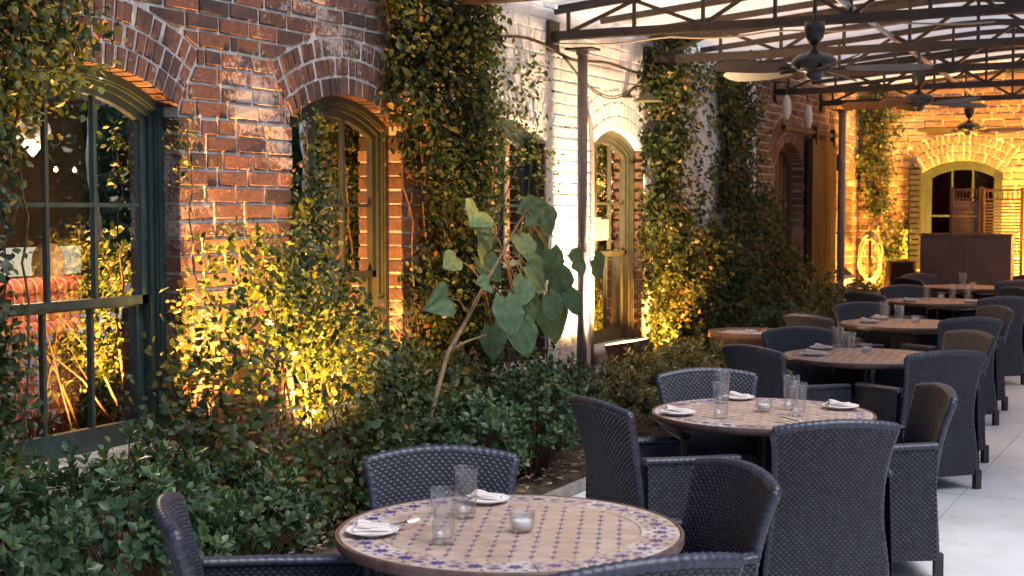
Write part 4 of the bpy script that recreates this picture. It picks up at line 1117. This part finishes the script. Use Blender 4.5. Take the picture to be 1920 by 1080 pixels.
for a, b in zip(xs, xs[1:]):
    pan.quad((a-XL,.0,roof_z(a)-3.3), (b-XL,.0,roof_z(b)-3.3), (b-XL,SP,roof_z(b)-3.3), (a-XL,SP,roof_z(a)-3.3))
    pan.quad((a-XL,.0,roof_z(a)-3.29), (b-XL,.0,roof_z(b)-3.29), (b-XL,SP,roof_z(b)-3.29), (a-XL,SP,roof_z(a)-3.29)) if False else None
pan = pan.mesh('fabric_panel', M_fabric)
nrib = int((20.9-8.0)/SP)
for i in range(nrib+1):
    o = bpy.data.objects.new('rib', rib); link(o, can); o.location = (0, i*SP, 0)
    if i < nrib: o = bpy.data.objects.new('fabric_panel', pan); link(o, can); o.location = (0, i*SP, 0)
# pipe that carries the fans, bracing pipe, cable
m = MB(); m.tube([(-2.42,8.0,3.22),(-2.80,14.0,3.22),(-3.2,20.8,3.22)], .022, 8)
tag(m.build('fan_pipe', M_galv, None, True), 'long grey steel pipe running below the canopy above the ceiling fans', 'pipe')
br = empty('brace_pipe', (-1.2, 9.0, 3.6), 0, 'slanting grey brace pipe with clamps at the top right corner', 'pipe')
m = MB(); m.tube([(-.35,.6,.12),(.55,2.2,-.75)], .03, 10); m.build('pipe', M_galv, br, True)
for t in (.25,.45,.62):
    m = MB(); p = Vector((-.35,.6,.12)).lerp(Vector((.55,2.2,-.75)), t); m.lathe([(.036,-.03),(.05,-.03),(.05,.03),(.036,.03)], 10, p); m.build('clamp', M_galv, br)
m = MB(); pts = [(-4.93,10.42,3.06)]+[(-4.9+.16*i, 10.44, 3.07-.035*abs(math.sin(i*.55))) for i in range(1, 22)]; m.tube(pts, .008, 6)
tag(m.build('cable', mat('cable', (.32,.24,.17), .6), None, True), 'thin pale cable clipped under the first truss chord', 'cable')
m = MB(); pts = [(-4.95, 8.0+.2*i, 3.03+.03*math.sin(i*.8)+ (.0 if i < 12 else -.05*math.sin((i-12)*.3))) for i in range(30)]; m.tube(pts, .013, 6)
for k in range(2): m.tube([(-4.94, 10.6+1.9*t/12, 3.0-.28*math.sin(t/12*math.pi)-.02*k-.0*t) for t in range(13)], .006, 5)
tag(m.build('wall_cable', M_steel, None, True), 'dark cables sagging along the white wall behind the grey post', 'cable')

def fan(x, y, z, rz, label, s=1.0):
    root = empty('ceiling_fan', (x, y, z), rz, label, 'fan', 'ceiling fans hung under the canopy'); root.scale = (s,s,s)
    m = MB(); m.lathe([(.0,.09),(.035,.09),(.05,.075),(.10,.062),(.138,.035),(.147,.008),(.140,-.02),(.10,-.042),(.06,-.05),(.055,-.075),(.045,-.095),(.0,-.10)], 28); m.build('motor', M_dark, root, True)
    m = MB(); m.tube([(0,0,.08),(0,0,.54)], .014, 8); m.build('downrod', M_dark, root)
    m = MB(); m.lathe([(.0,.27),(.062,.27),(.066,.23),(.058,.175),(.03,.13),(.014,.12)], 20); m.build('ceiling_cup', M_dark, root, True)
    for k in range(5):
        a = 2*math.pi*k/5; rot = Matrix.Rotation(a, 3, 'Z')
        b = MB(); v = []; out = [(.20,.045),(.26,.062),(.40,.078),(.58,.082),(.68,.070),(.73,.035)]
        for (r_, w) in out:
            for sg in (-1, 1):
                for dz in (0, .007): p = rot @ Vector((r_, sg*w, -.035+sg*w*.36+dz)); v.append(tuple(p))
        f = []
        for i in range(len(out)-1):
            o_ = i*4; n_ = o_+4
            f += [(o_,n_,n_+2,o_+2), (o_+1,o_+3,n_+3,n_+1), (o_,o_+1,n_+1,n_), (o_+2,n_+2,n_+3,o_+3)]
        f += [(0,2,3,1), (len(v)-4, len(v)-3, len(v)-1, len(v)-2)]
        b.poly(v, f); bl = b.build('blade', M_blade, root)
        c = MB(); c.beam(rot @ Vector((.10,0,-.03)), rot @ Vector((.26,0,-.04)), .035, .008); c.build('blade_bracket', M_dark, bl)
fan(-2.44, 9.05, 2.66, R(14), 'large ceiling fan with brown blades nearest the camera')
fan(-2.77, 14.05, 2.77, R(40), 'middle ceiling fan of the row of three')
fan(-3.15, 19.3, 2.78, R(5), 'farthest ceiling fan before the amber brick wall')

# ---------------------------------------------------------------- posts and fittings on the wall
def post(x, y, r, z1, label, name='canopy_post'):
    root = empty(name, (x, y, 0), 0, label, 'post', 'posts along the wall carrying the canopy')
    m = MB(); m.tube([(0,0,0),(0,0,z1)], r, 16); m.build('shaft', M_post, root, True)
    for z in (z1-.02, 1.40): m = MB(); m.lathe([(r,-.02),(r+.012,-.02),(r+.012,.02),(r,.02)], 16, (0,0,z)); m.build('collar', M_post, root)
    m = MB(); m.box((-.12,-.09,z1-.004), (.12,.09,z1+.014)); m.build('cap_plate', M_steel, root)
post(-4.80, 10.69, .042, 3.03, 'grey round post with collar against the white painted wall')
post(-4.72, 18.95, .05, 3.03, 'dark round post beside the far sliding door')
for y, nme in zip(TRY, ('first, nearest the camera', 'second from the camera', 'third from the camera', 'fourth from the camera', 'fifth from the camera', 'last, nearest the far wall')):
    post(XR-.06, y, .045, 3.09, 'round post on the open side of the canopy, '+nme)
m = MB(); m.tube([(-4.965,11.28,.2),(-4.965,11.28,2.25),(-4.965,11.24,2.45),(-4.965,11.1,2.6)], .016, 8)
tag(m.build('conduit', M_post, None, True), 'thin electrical conduit on the white wall beside the grey post', 'conduit')
eb = empty('junction_box', (-4.99, 11.42, 1.46), 0, 'cream electrical box left of the amber arched window', 'box')
m = MB(); m.box((0,-.09,0), (.07,.09,.2)); m.build('box_body', mat('cream_plastic', (.22,.19,.15), .5), eb)
m = MB(); m.box((.0705,-.07,.02), (.085,.07,.18)); m.build('box_cover', mat('cream_cover', (.26,.23,.18), .45), eb)
fl = empty('security_floodlight', (-4.97, 11.85, 3.50), 0, 'small dark floodlight on the white wall above the post', 'lamp')
m = MB(); m.box((0,-.03,-.03), (.05,.03,.03)); m.tube([(.03,0,0),(.12,0,.02)], .015, 6); m.build('bracket', M_dark, fl)
m = MB(); m.box((.10,-.10,-.06), (.20,.10,.08)); m.build('lamp_head', M_dark, fl)
gl = empty('wall_lamp', (-4.97, 12.05, 2.78), 0, 'small shaded wall lamp above the amber arched window', 'lamp')
m = MB(); m.lathe([(.0,0),(.05,0),(.05,.02),(.0,.02)], 12, (0,0,-.04)); m.tube([(.0,0,-.03),(.06,0,.05),(.14,0,.06),(.20,0,.0)], .010, 6); m.build('arm', M_steel, gl)
m = MB(); m.lathe([(.02,.0),(.045,-.02),(.13,-.075),(.135,-.08),(.125,-.078),(.04,-.028)], 18, (.20,0,.0)); m.build('shade', M_olive, gl, True)
M_opal = mat('opal_glass', (.72,.66,.62), .3)
for i, (y, z, w_) in enumerate(((17.55,2.86,'above the far sliding door rail'), (16.6,2.92,'next to the broad vine on the far red wall'))):
    r_ = empty('globe_lamp', (-4.80, y, z), 0, 'unlit pale globe lamp '+w_, 'lamp', 'pale globe lamps on the far red wall')
    m = MB(); m.lathe([(.0,-.17),(.05,-.15),(.085,-.06),(.09,.04),(.07,.14),(.03,.19),(.0,.20)], 18); m.build('globe', M_opal, r_, True).scale = (.6,.6,.8)
    m = MB(); m.tube([(0,0,.19),(-.02,0,.30),(-.19,0,.32)], .012, 6); m.build('arm', M_dark, r_)

# ---------------------------------------------------------------- sliding door, far things
sdr = empty('sliding_door', (-4.95, 18.7, .05), 0, 'tall brown sliding door panel hung from an iron rail', 'door')
m = MB(); m.box((0,-.62,0), (.06,.62,2.58)); m.build('door_leaf', M_door, sdr)
for yk in range(7):
    m = MB(); y0 = -.61+yk*1.22/7; m.box((.0605,y0+.004,.02), (.072,y0+1.22/7-.004,2.56)); m.build('plank', M_door, sdr)
m = MB(); m.tube([(.04,-1.85,2.66),(.04,.66,2.66)], .035, 8); m.build('rail', M_steel, sdr)
for yk in (-.45,.45): m = MB(); m.box((.02,yk-.03,2.5), (.09,yk+.03,2.74)); m.build('hanger', M_dark, sdr)
m = MB(); m.box((.0,.78,2.2), (.10,.95,2.42)); tag(m.build('alarm_box', M_dark, None, loc=(-4.98,18.7,.05)), 'small dark box on the wall right of the sliding door', 'box')
M_slat = noisy('bamboo', (.14,.075,.055), (.22,.13,.10), 3, .6, .1, .002)
for (x0, x1, z0, z1, w_, gap) in ((-3.47,-3.09,.05,1.99,'left of the two behind the brown counter',.0), (-3.06,-2.56,.05,1.98,'right of the two behind the brown counter',.018)):
    root = empty('bamboo_screen', ((x0+x1)/2, 20.0, 0), 0, 'bamboo slat screen, '+w_, 'screen', 'bamboo screens behind the counter')
    hw = (x1-x0)/2
    for s in (-1,1): m = MB(); m.box((s*hw-.022,-.02,0), (s*hw+.022,.02,z1+.03)); m.build('post', M_wood, root)
    m = MB(); m.box((-hw+.022,-.015,z1-.02), (hw-.022,.015,z1+.01)); m.build('top_rail', M_wood, root)
    m = MB(); m.box((-hw+.022,-.013,z1-.14), (hw-.022,.013,z1-.115)); m.build('mid_rail', M_wood, root)
    for k in range(7): xk = -hw+.03+(2*hw-.06)*(k+.5)/7; m = MB(); m.box((xk-.006,-.006,z1-.115), (xk+.006,.006,z1-.02)); m.build('spindle', M_wood, root)
    n = 42; sl = MB(); sl.box((-hw+.023,-.006,0), (hw-.023,.006,(z1-.20)/n-.004-gap*.9)); sl = sl.mesh('slat', M_slat)
    for k in range(n): o = bpy.data.objects.new('slat', sl); link(o, root); o.location = (0, random.uniform(-.003,.003), .05+k*(z1-.20)/n)
M_coun = noisy('counter_wood', (.105,.055,.048), (.15,.085,.075), 2.5, .5, .1, .002)
ct = empty('service_counter', (-3.22, 19.75, 0), 0, 'brown panelled service counter in front of the far arched window', 'counter')
for k in range(2): m = MB(); x0 = -.585+k*.587; m.box((x0,-.15,.03), (x0+.583,.15,1.36)); m.build('panel', M_coun, ct)
m = MB(); m.box((-.60,-.17,1.362), (.60,.17,1.395)); m.build('counter_top', M_coun, ct)
m = MB(); m.box((-.57,-.13,0), (.57,.13,.029)); m.build('plinth', M_dark, ct)
M_maroon = noisy('maroon_cloth', (.018,.005,.006), (.04,.010,.010), 6, .8, .2, .005)
dr = MB(); n = 40
for i in range(n):
    a0, a1 = 2*math.pi*i/n, 2*math.pi*(i+1)/n
    rr = lambda a, k: (.20+.10*k)*(1+.06*k*math.sin(a*9))
    for k in range(4):
        k0, k1 = k/4, (k+1)/4
        dr.quad((rr(a0,k0)*math.cos(a0), rr(a0,k0)*math.sin(a0), .98*(1-k0)+.02), (rr(a1,k0)*math.cos(a1), rr(a1,k0)*math.sin(a1), .98*(1-k0)+.02), (rr(a1,k1)*math.cos(a1), rr(a1,k1)*math.sin(a1), .98*(1-k1)+.02), (rr(a0,k1)*math.cos(a0), rr(a0,k1)*math.sin(a0), .98*(1-k1)+.02))
    dr.poly([(0,0,1.0), (.20*math.cos(a0),.20*math.sin(a0),1.0), (.20*math.cos(a1),.20*math.sin(a1),1.0)], [(0,1,2)])
tag(dr.build('draped_stand', M_maroon, None, True, (-4.12, 19.9, 0)), 'small stand draped in dark maroon cloth left of the counter', 'stand')
hp = empty('garden_hose', (-4.62, 20.2, 0), 0, 'pale coiled garden hose hanging beside the far post', 'hose')
M_hose = mat('hose_rubber', (.24,.20,.11), .4)
m = MB()
for k in range(5):
    rr = .16+.012*k; cx, cz = random.uniform(-.02,.02), 1.02+random.uniform(-.04,.04)
    m.tube([(cx+rr*.8*math.sin(t*2*math.pi/28)*(1+.1*math.sin(t+k)), -.03+.025*k+.02*math.sin(t*.7+k), cz+rr*1.75*math.cos(t*2*math.pi/28)) for t in range(29)], .012, 6, False)
m.build('hose_coil', M_hose, hp, True)
m = MB(); m.tube([(0,.02,0),(0,.02,1.36)], .02, 8); m.tube([(0,.02,1.3),(0,-.12,1.3)], .02, 8); m.build('hose_stand', M_dark, hp, True)
def planter(x, y, r, h, label, mt):
    root = empty('planter', (x, y, .03), 0, label, 'planter', 'round planters by the wall')
    m = MB(); m.lathe([(.0,0),(r*.62,0),(r*.86,h*.45),(r*.98,h*.88),(r*1.05,h*.9),(r*1.06,h),(r*.96,h),(r*.94,h*.9)], 32); m.build('pot', mt, root, True)
    m = MB(); m.lathe([(.0,h*.95),(r*.94,h*.93)], 24); m.build('gravel', M_conc, root)
    st = MB()
    for k in range(160):
        a = random.random()*6.28; q = r*.9*math.sqrt(random.random()); s = random.uniform(.012,.024)
        st.lathe([(.0,-s*.5),(s,-s*.1),(s*.8,s*.4),(.0,s*.6)], 5, (q*math.cos(a), q*math.sin(a), h*.95+s*.3))
    tag(st.build('pebbles', M_conc, root), kind='stuff')
M_terra = noisy('terracotta', (.17,.085,.06), (.25,.14,.10), 8, .8, .3, .004)
planter(-3.98, 12.65, .36, .58, 'round planter topped with pale pebbles beside the second row of shrubs', M_terra)
planter(-4.35, 18.6, .40, .62, 'wide dark bowl planter in front of the hose', M_dark)
m = MB(); m.box((-.13,-.01,0), (.13,.01,.42)); m.box((-.11,.0105,.03), (.11,.0125,.39))
tag(m.build('wall_notice', mat('yellow_board', (.55,.38,.10), .6), None, loc=(-4.22,20.93,1.0)), 'plain yellow board on the far wall left of the counter', 'board')
# shutter of the far window
sh = empty('window_shutter', (-4.15, 20.97, .85), 0, 'narrow dark green shutter left of the far arched window', 'shutter')
m = MB(); m.box((-.09,-.05,0), (.09,-.01,1.48)); m.build('shutter_frame', M_dark, sh)
for k in range(18): m = MB(); m.box((-.07,-.062,.05+k*.078), (.07,-.051,.05+k*.078+.06)); m.build('slat', M_dark, sh)

# ---------------------------------------------------------------- outdoor spotlights (some unseen, placed from the warm light they throw)
WARM = (1.0, .43, .085); AMB = (1.0, .50, .075)
def spot(name, loc, target, watts, size, blend=.6, rad=.07, color=WARM):
    l = bpy.data.lights.new(name, 'SPOT'); o = bpy.data.objects.new(name, l); link(o)
    l.energy = watts; l.spot_size = R(size); l.spot_blend = blend; l.shadow_soft_size = rad; l.color = color
    o.location = loc; o.rotation_euler = (Vector(target)-Vector(loc)).to_track_quat('-Z', 'Y').to_euler(); return o
M_lens = emis('lamp_lens', (1.0,.62,.22), 14)
def ground_spot(x, y, z, target, watts, size, label, color=WARM):
    root = empty('ground_spotlight', (x, y, .04), 0, label, 'lamp', 'ground spotlights in the planting bed')
    d = (Vector(target)-Vector((x,y,z))).normalized(); q = d.to_track_quat('Z', 'Y').to_matrix(); c = Vector((0,0,z-.04))
    m = MB(); m.tube([(0,0,-.05),(0,0,z-.1)], .012, 6); m.build('stake', M_dark, root)
    m = MB(); m.lathe([(.0,-.12),(.035,-.12),(.042,-.06),(.05,.0),(.05,.012),(.044,.012),(.044,.0)], 16); m.v = [tuple(q @ Vector(p)+c) for p in m.v]; m.build('lamp_can', M_dark, root, True)
    m = MB(); m.lathe([(.0,.002),(.043,.002)], 16); m.v = [tuple(q @ Vector(p)+c) for p in m.v]; m.build('lens', M_lens, root)
    spot('spot_lamp', Vector((x,y,z))+d*.02, target, watts, size, color=color)
ground_spot(-4.78, 6.14, .32, (-4.40,6.12,1.7), 1100, 104, 'ground spotlight hidden in the amber lit shrub by the second window')
ground_spot(-4.84, 6.86, .42, (-5.06,7.90,1.9), 380, 100, 'small ground spotlight close to the wall under the second window')
ground_spot(-4.72, 8.35, .30, (-4.95,7.6,1.8), 40, 120, 'small ground spotlight at the foot of the tall creeper')
bx = empty('box_floodlight', (-4.52, 11.0, .04), 0, 'brown box floodlight washing the white wall beside the grey post', 'lamp')
m = MB(); m.tube([(0,0,-.04),(0,0,.42)], .02, 8); m.build('stand', M_dark, bx)
m = MB(); m.poly([(-.10,-.12,.40),(.10,-.12,.40),(.10,.12,.40),(-.10,.12,.40),(-.14,-.17,.56),(.14,-.17,.61),(.14,.17,.61),(-.14,.17,.56)], [(3,2,1,0),(0,1,5,4),(1,2,6,5),(2,3,7,6),(3,0,4,7)]); m.build('housing', M_wood, bx)
m = MB(); m.quad((-.135,-.165,.563),(.135,-.165,.608),(.135,.165,.608),(-.135,.165,.563)); m.build('lens', M_lens, bx)
spot('flood_lamp', (-4.50, 11.0, .66), (-4.98,10.9,2.2), 480, 155, .7, .08, (1.0,.68,.36))
ground_spot(-4.35, 19.75, .16, (-4.45,21,2.5), 2300, 130, 'ground spotlight at the foot of the far wall vine', AMB)
ground_spot(-2.95, 20.12, .16, (-3.0,21,2.6), 1600, 140, 'ground spotlight behind the right bamboo screen', AMB)
ground_spot(-1.3, 19.75, .16, (-1.4,21,2.5), 2300, 130, 'ground spotlight on the open right part of the far wall', AMB)
ground_spot(-4.55, 20.0, .25, (-5,20.2,1.8), 40, 100, 'ground spotlight between sliding door and far corner')
ground_spot(-4.40, 16.6, .25, (-5,17.2,1.8), 28, 110, 'ground spotlight below the far arched door')
ground_spot(-4.62, 12.45, .25, (-4.85,12.9,2.4), 420, 110, 'ground spotlight at the foot of the broad leafy vine')

# ---------------------------------------------------------------- inside the dining room
def globe_room(loc, r, label, st, watts, name='pendant_lamp'):
    root = empty(name, loc, 0, label, 'lamp')
    m = MB(); m.lathe([(.0,-1.25*r),(.12*r,-1.15*r),(.45*r,-.75*r),(.85*r,-.25*r),(1.0*r,.15*r),(.9*r,.55*r),(.55*r,.85*r),(.2*r,.95*r),(.0,.96*r)], 24); m.build('globe', emis('lit_globe', (1.0,.72,.58), st, (.2,.17,.15)), root, True)
    m = MB(); m.tube([(0,0,.95*r),(0,0,3.28-loc[2])], .006, 6); m.build('cord', M_dark, root)
    l = bpy.data.lights.new('room_lamp', 'POINT'); l.energy = watts; l.color = (1,.72,.42); l.shadow_soft_size = r*1.3; o = bpy.data.objects.new('room_lamp', l); link(o); o.location = (loc[0]-.0, loc[1], loc[2]-2.0*r)
globe_room((-6.2,6.08,2.17), .105, 'glowing white lantern hanging inside the nearest window', .26, 50)
for i, (y, z) in enumerate(((6.26,1.97),(6.41,1.97),(6.66,2.0),(6.80,1.985),(6.87,1.985))):
    m = MB(); m.lathe([(.0,-.016),(.010,-.010),(.013,.0),(.008,.010),(.004,.018),(.0,.018)], 10)
    tag(m.build('string_bulb', emis('bulb', (1.0,.78,.45), 2.5), None, True, (-6.2,y,z)), 'tiny glowing bulb number %s from the left inside the nearest window' % ('one','two','three','four','five')[i], 'bulb', 'string of bulbs inside the nearest window')
def stripes():
    m = mat('striped_fabric', (.3,.05,.04), .85); N, L, b = nt(m); t = N.new('ShaderNodeTexCoord'); s = N.new('ShaderNodeSeparateXYZ'); L.new(t.outputs['Object'], s.inputs[0])
    w = N.new('ShaderNodeMath'); w.operation = 'PINGPONG'; L.new(s.outputs[1], w.inputs[0]); w.inputs[1].default_value = .09
    d = N.new('ShaderNodeMath'); d.operation = 'DIVIDE'; L.new(w.outputs[0], d.inputs[0]); d.inputs[1].default_value = .09
    r = ramp(N, L, d.outputs[0], [(0,(.42,.06,.045)),(.3,(.42,.06,.045)),(.34,(.16,.02,.02)),(.55,(.16,.02,.02)),(.6,(.50,.30,.22)),(.72,(.45,.09,.06)),(1,(.35,.05,.04))]); L.new(r.outputs[0], b.inputs['Base Color']); return m
bq = empty('banquette', (-6.45, 6.75, 0), 0, 'red striped banquette inside the nearest window', 'bench')
M_str = stripes()
m = MB(); m.box((-.10,-.85,.5), (.08,.85,1.22)); m.build('backrest', M_str, bq)
m = MB(); m.tube([(.0,-.85,1.25),(.0,.85,1.25)], .075, 12); m.build('bolster', M_str, bq, True)
m = MB(); m.tube([(.16,-.85,1.0),(.16,.85,1.0)], .07, 12); m.build('bolster', M_str, bq, True)
m = MB(); m.box((-.62,-.85,.0), (-.101,.85,.46)); m.build('seat', M_str, bq)
M_cloth = mat('pale_blue_cloth', (.45,.55,.68), .8)
dt = empty('dining_table', (-7.35, 7.1, 0), 0, 'pale cloth covered table inside the nearest window', 'table')
m = MB(); m.box((-.35,-.95,.72), (.35,.95,.76)); m.build('table_top', M_cloth, dt); 
for s in (-1,1): m = MB(); m.box((-.03,s*.6-.03,0), (.03,s*.6+.03,.72)); m.build('leg', M_dark, dt)
m = MB(); m.box((-.02,-1.15,1.22), (.02,1.15,1.44)); tag(m.build('service_rail', M_cloth, None, loc=(-8.3,8.0,0)), 'pale blue lit panel deep inside the nearest window', 'panel')
def person():
    root = empty('person', (-7.75, 7.75, 0), 0, 'person with fair hair in pale top sitting inside the nearest window', 'person')
    J = [(0,0,.55),(0,0,.80),(0,0,1.05),(0,0,1.16),(0,0,1.22),(.01,0,1.36),(0,-.17,1.06),(.05,-.22,.82),(.25,-.15,.78),(0,.17,1.06),(.05,.22,.82),(.25,.15,.78),(.1,-.1,.5),(.5,-.12,.5),(.52,-.12,.08),(.1,.1,.5),(.5,.12,.5),(.52,.12,.08)]
    E_ = [(0,1),(1,2),(2,3),(3,4),(4,5),(2,6),(6,7),(7,8),(2,9),(9,10),(10,11),(0,12),(12,13),(13,14),(0,15),(15,16),(16,17)]
    Rr = [.14,.13,.14,.06,.055,.10,.065,.045,.035,.065,.045,.035,.09,.07,.045,.09,.07,.045]
    me = bpy.data.meshes.new('body'); me.from_pydata(J, E_, []); o = link(bpy.data.objects.new('body', me), root)
    md = o.modifiers.new('skin', 'SKIN'); o.modifiers.new('sub', 'SUBSURF').levels = 2; o.modifiers['sub'].render_levels = 2
    for i, r_ in enumerate(Rr): me.skin_vertices[0].data[i].radius = (r_, r_)
    me.skin_vertices[0].data[0].use_root = True
    me.materials.append(mat('pale_top', (.55,.50,.56), .8))
    m = MB(); m.lathe([(.0,.13),(.06,.12),(.105,.06),(.118,-.02),(.11,-.12),(.09,-.22),(.06,-.25)], 16, (-.02,0,1.36)); m.build('hair', mat('fair_hair', (.34,.20,.12), .6), root, True)
person()
# curtains
def curtain(y0, y1, x, z0, z1, col, label):
    m = MB(); n = 48
    f = lambda i: (x+.035*math.sin(i*.95)+.01*math.sin(i*2.3), y0+(y1-y0)*i/n)
    for i in range(n):
        a, b = f(i), f(i+1); m.quad((a[0]-x,a[1]-y0,0), (b[0]-x,b[1]-y0,0), (b[0]-x,b[1]-y0,z1-z0), (a[0]-x,a[1]-y0,z1-z0))
    tag(m.build('curtain', mat('curtain_cloth', col, .9), None, True, (x, y0, z0)), label, 'curtain', 'curtains inside the arched windows')
curtain(7.60, 8.09, -5.36, .3, 2.5, (.50,.36,.19), 'tan curtain at the right inside the second window')
curtain(11.9, 12.75, -5.42, .3, 2.5, (.55,.42,.22), 'amber curtain inside the fourth window')
globe_room((-5.80,8.38,1.72), .05, 'orange glowing lamp inside the second window', 5, 150, 'interior_lamp')
globe_room((-6.2,14.4,2.0), .06, 'unseen amber lamp added deep behind the fourth window', 4, 60, 'interior_lamp')  # added out of view to give the fourth window its amber glow
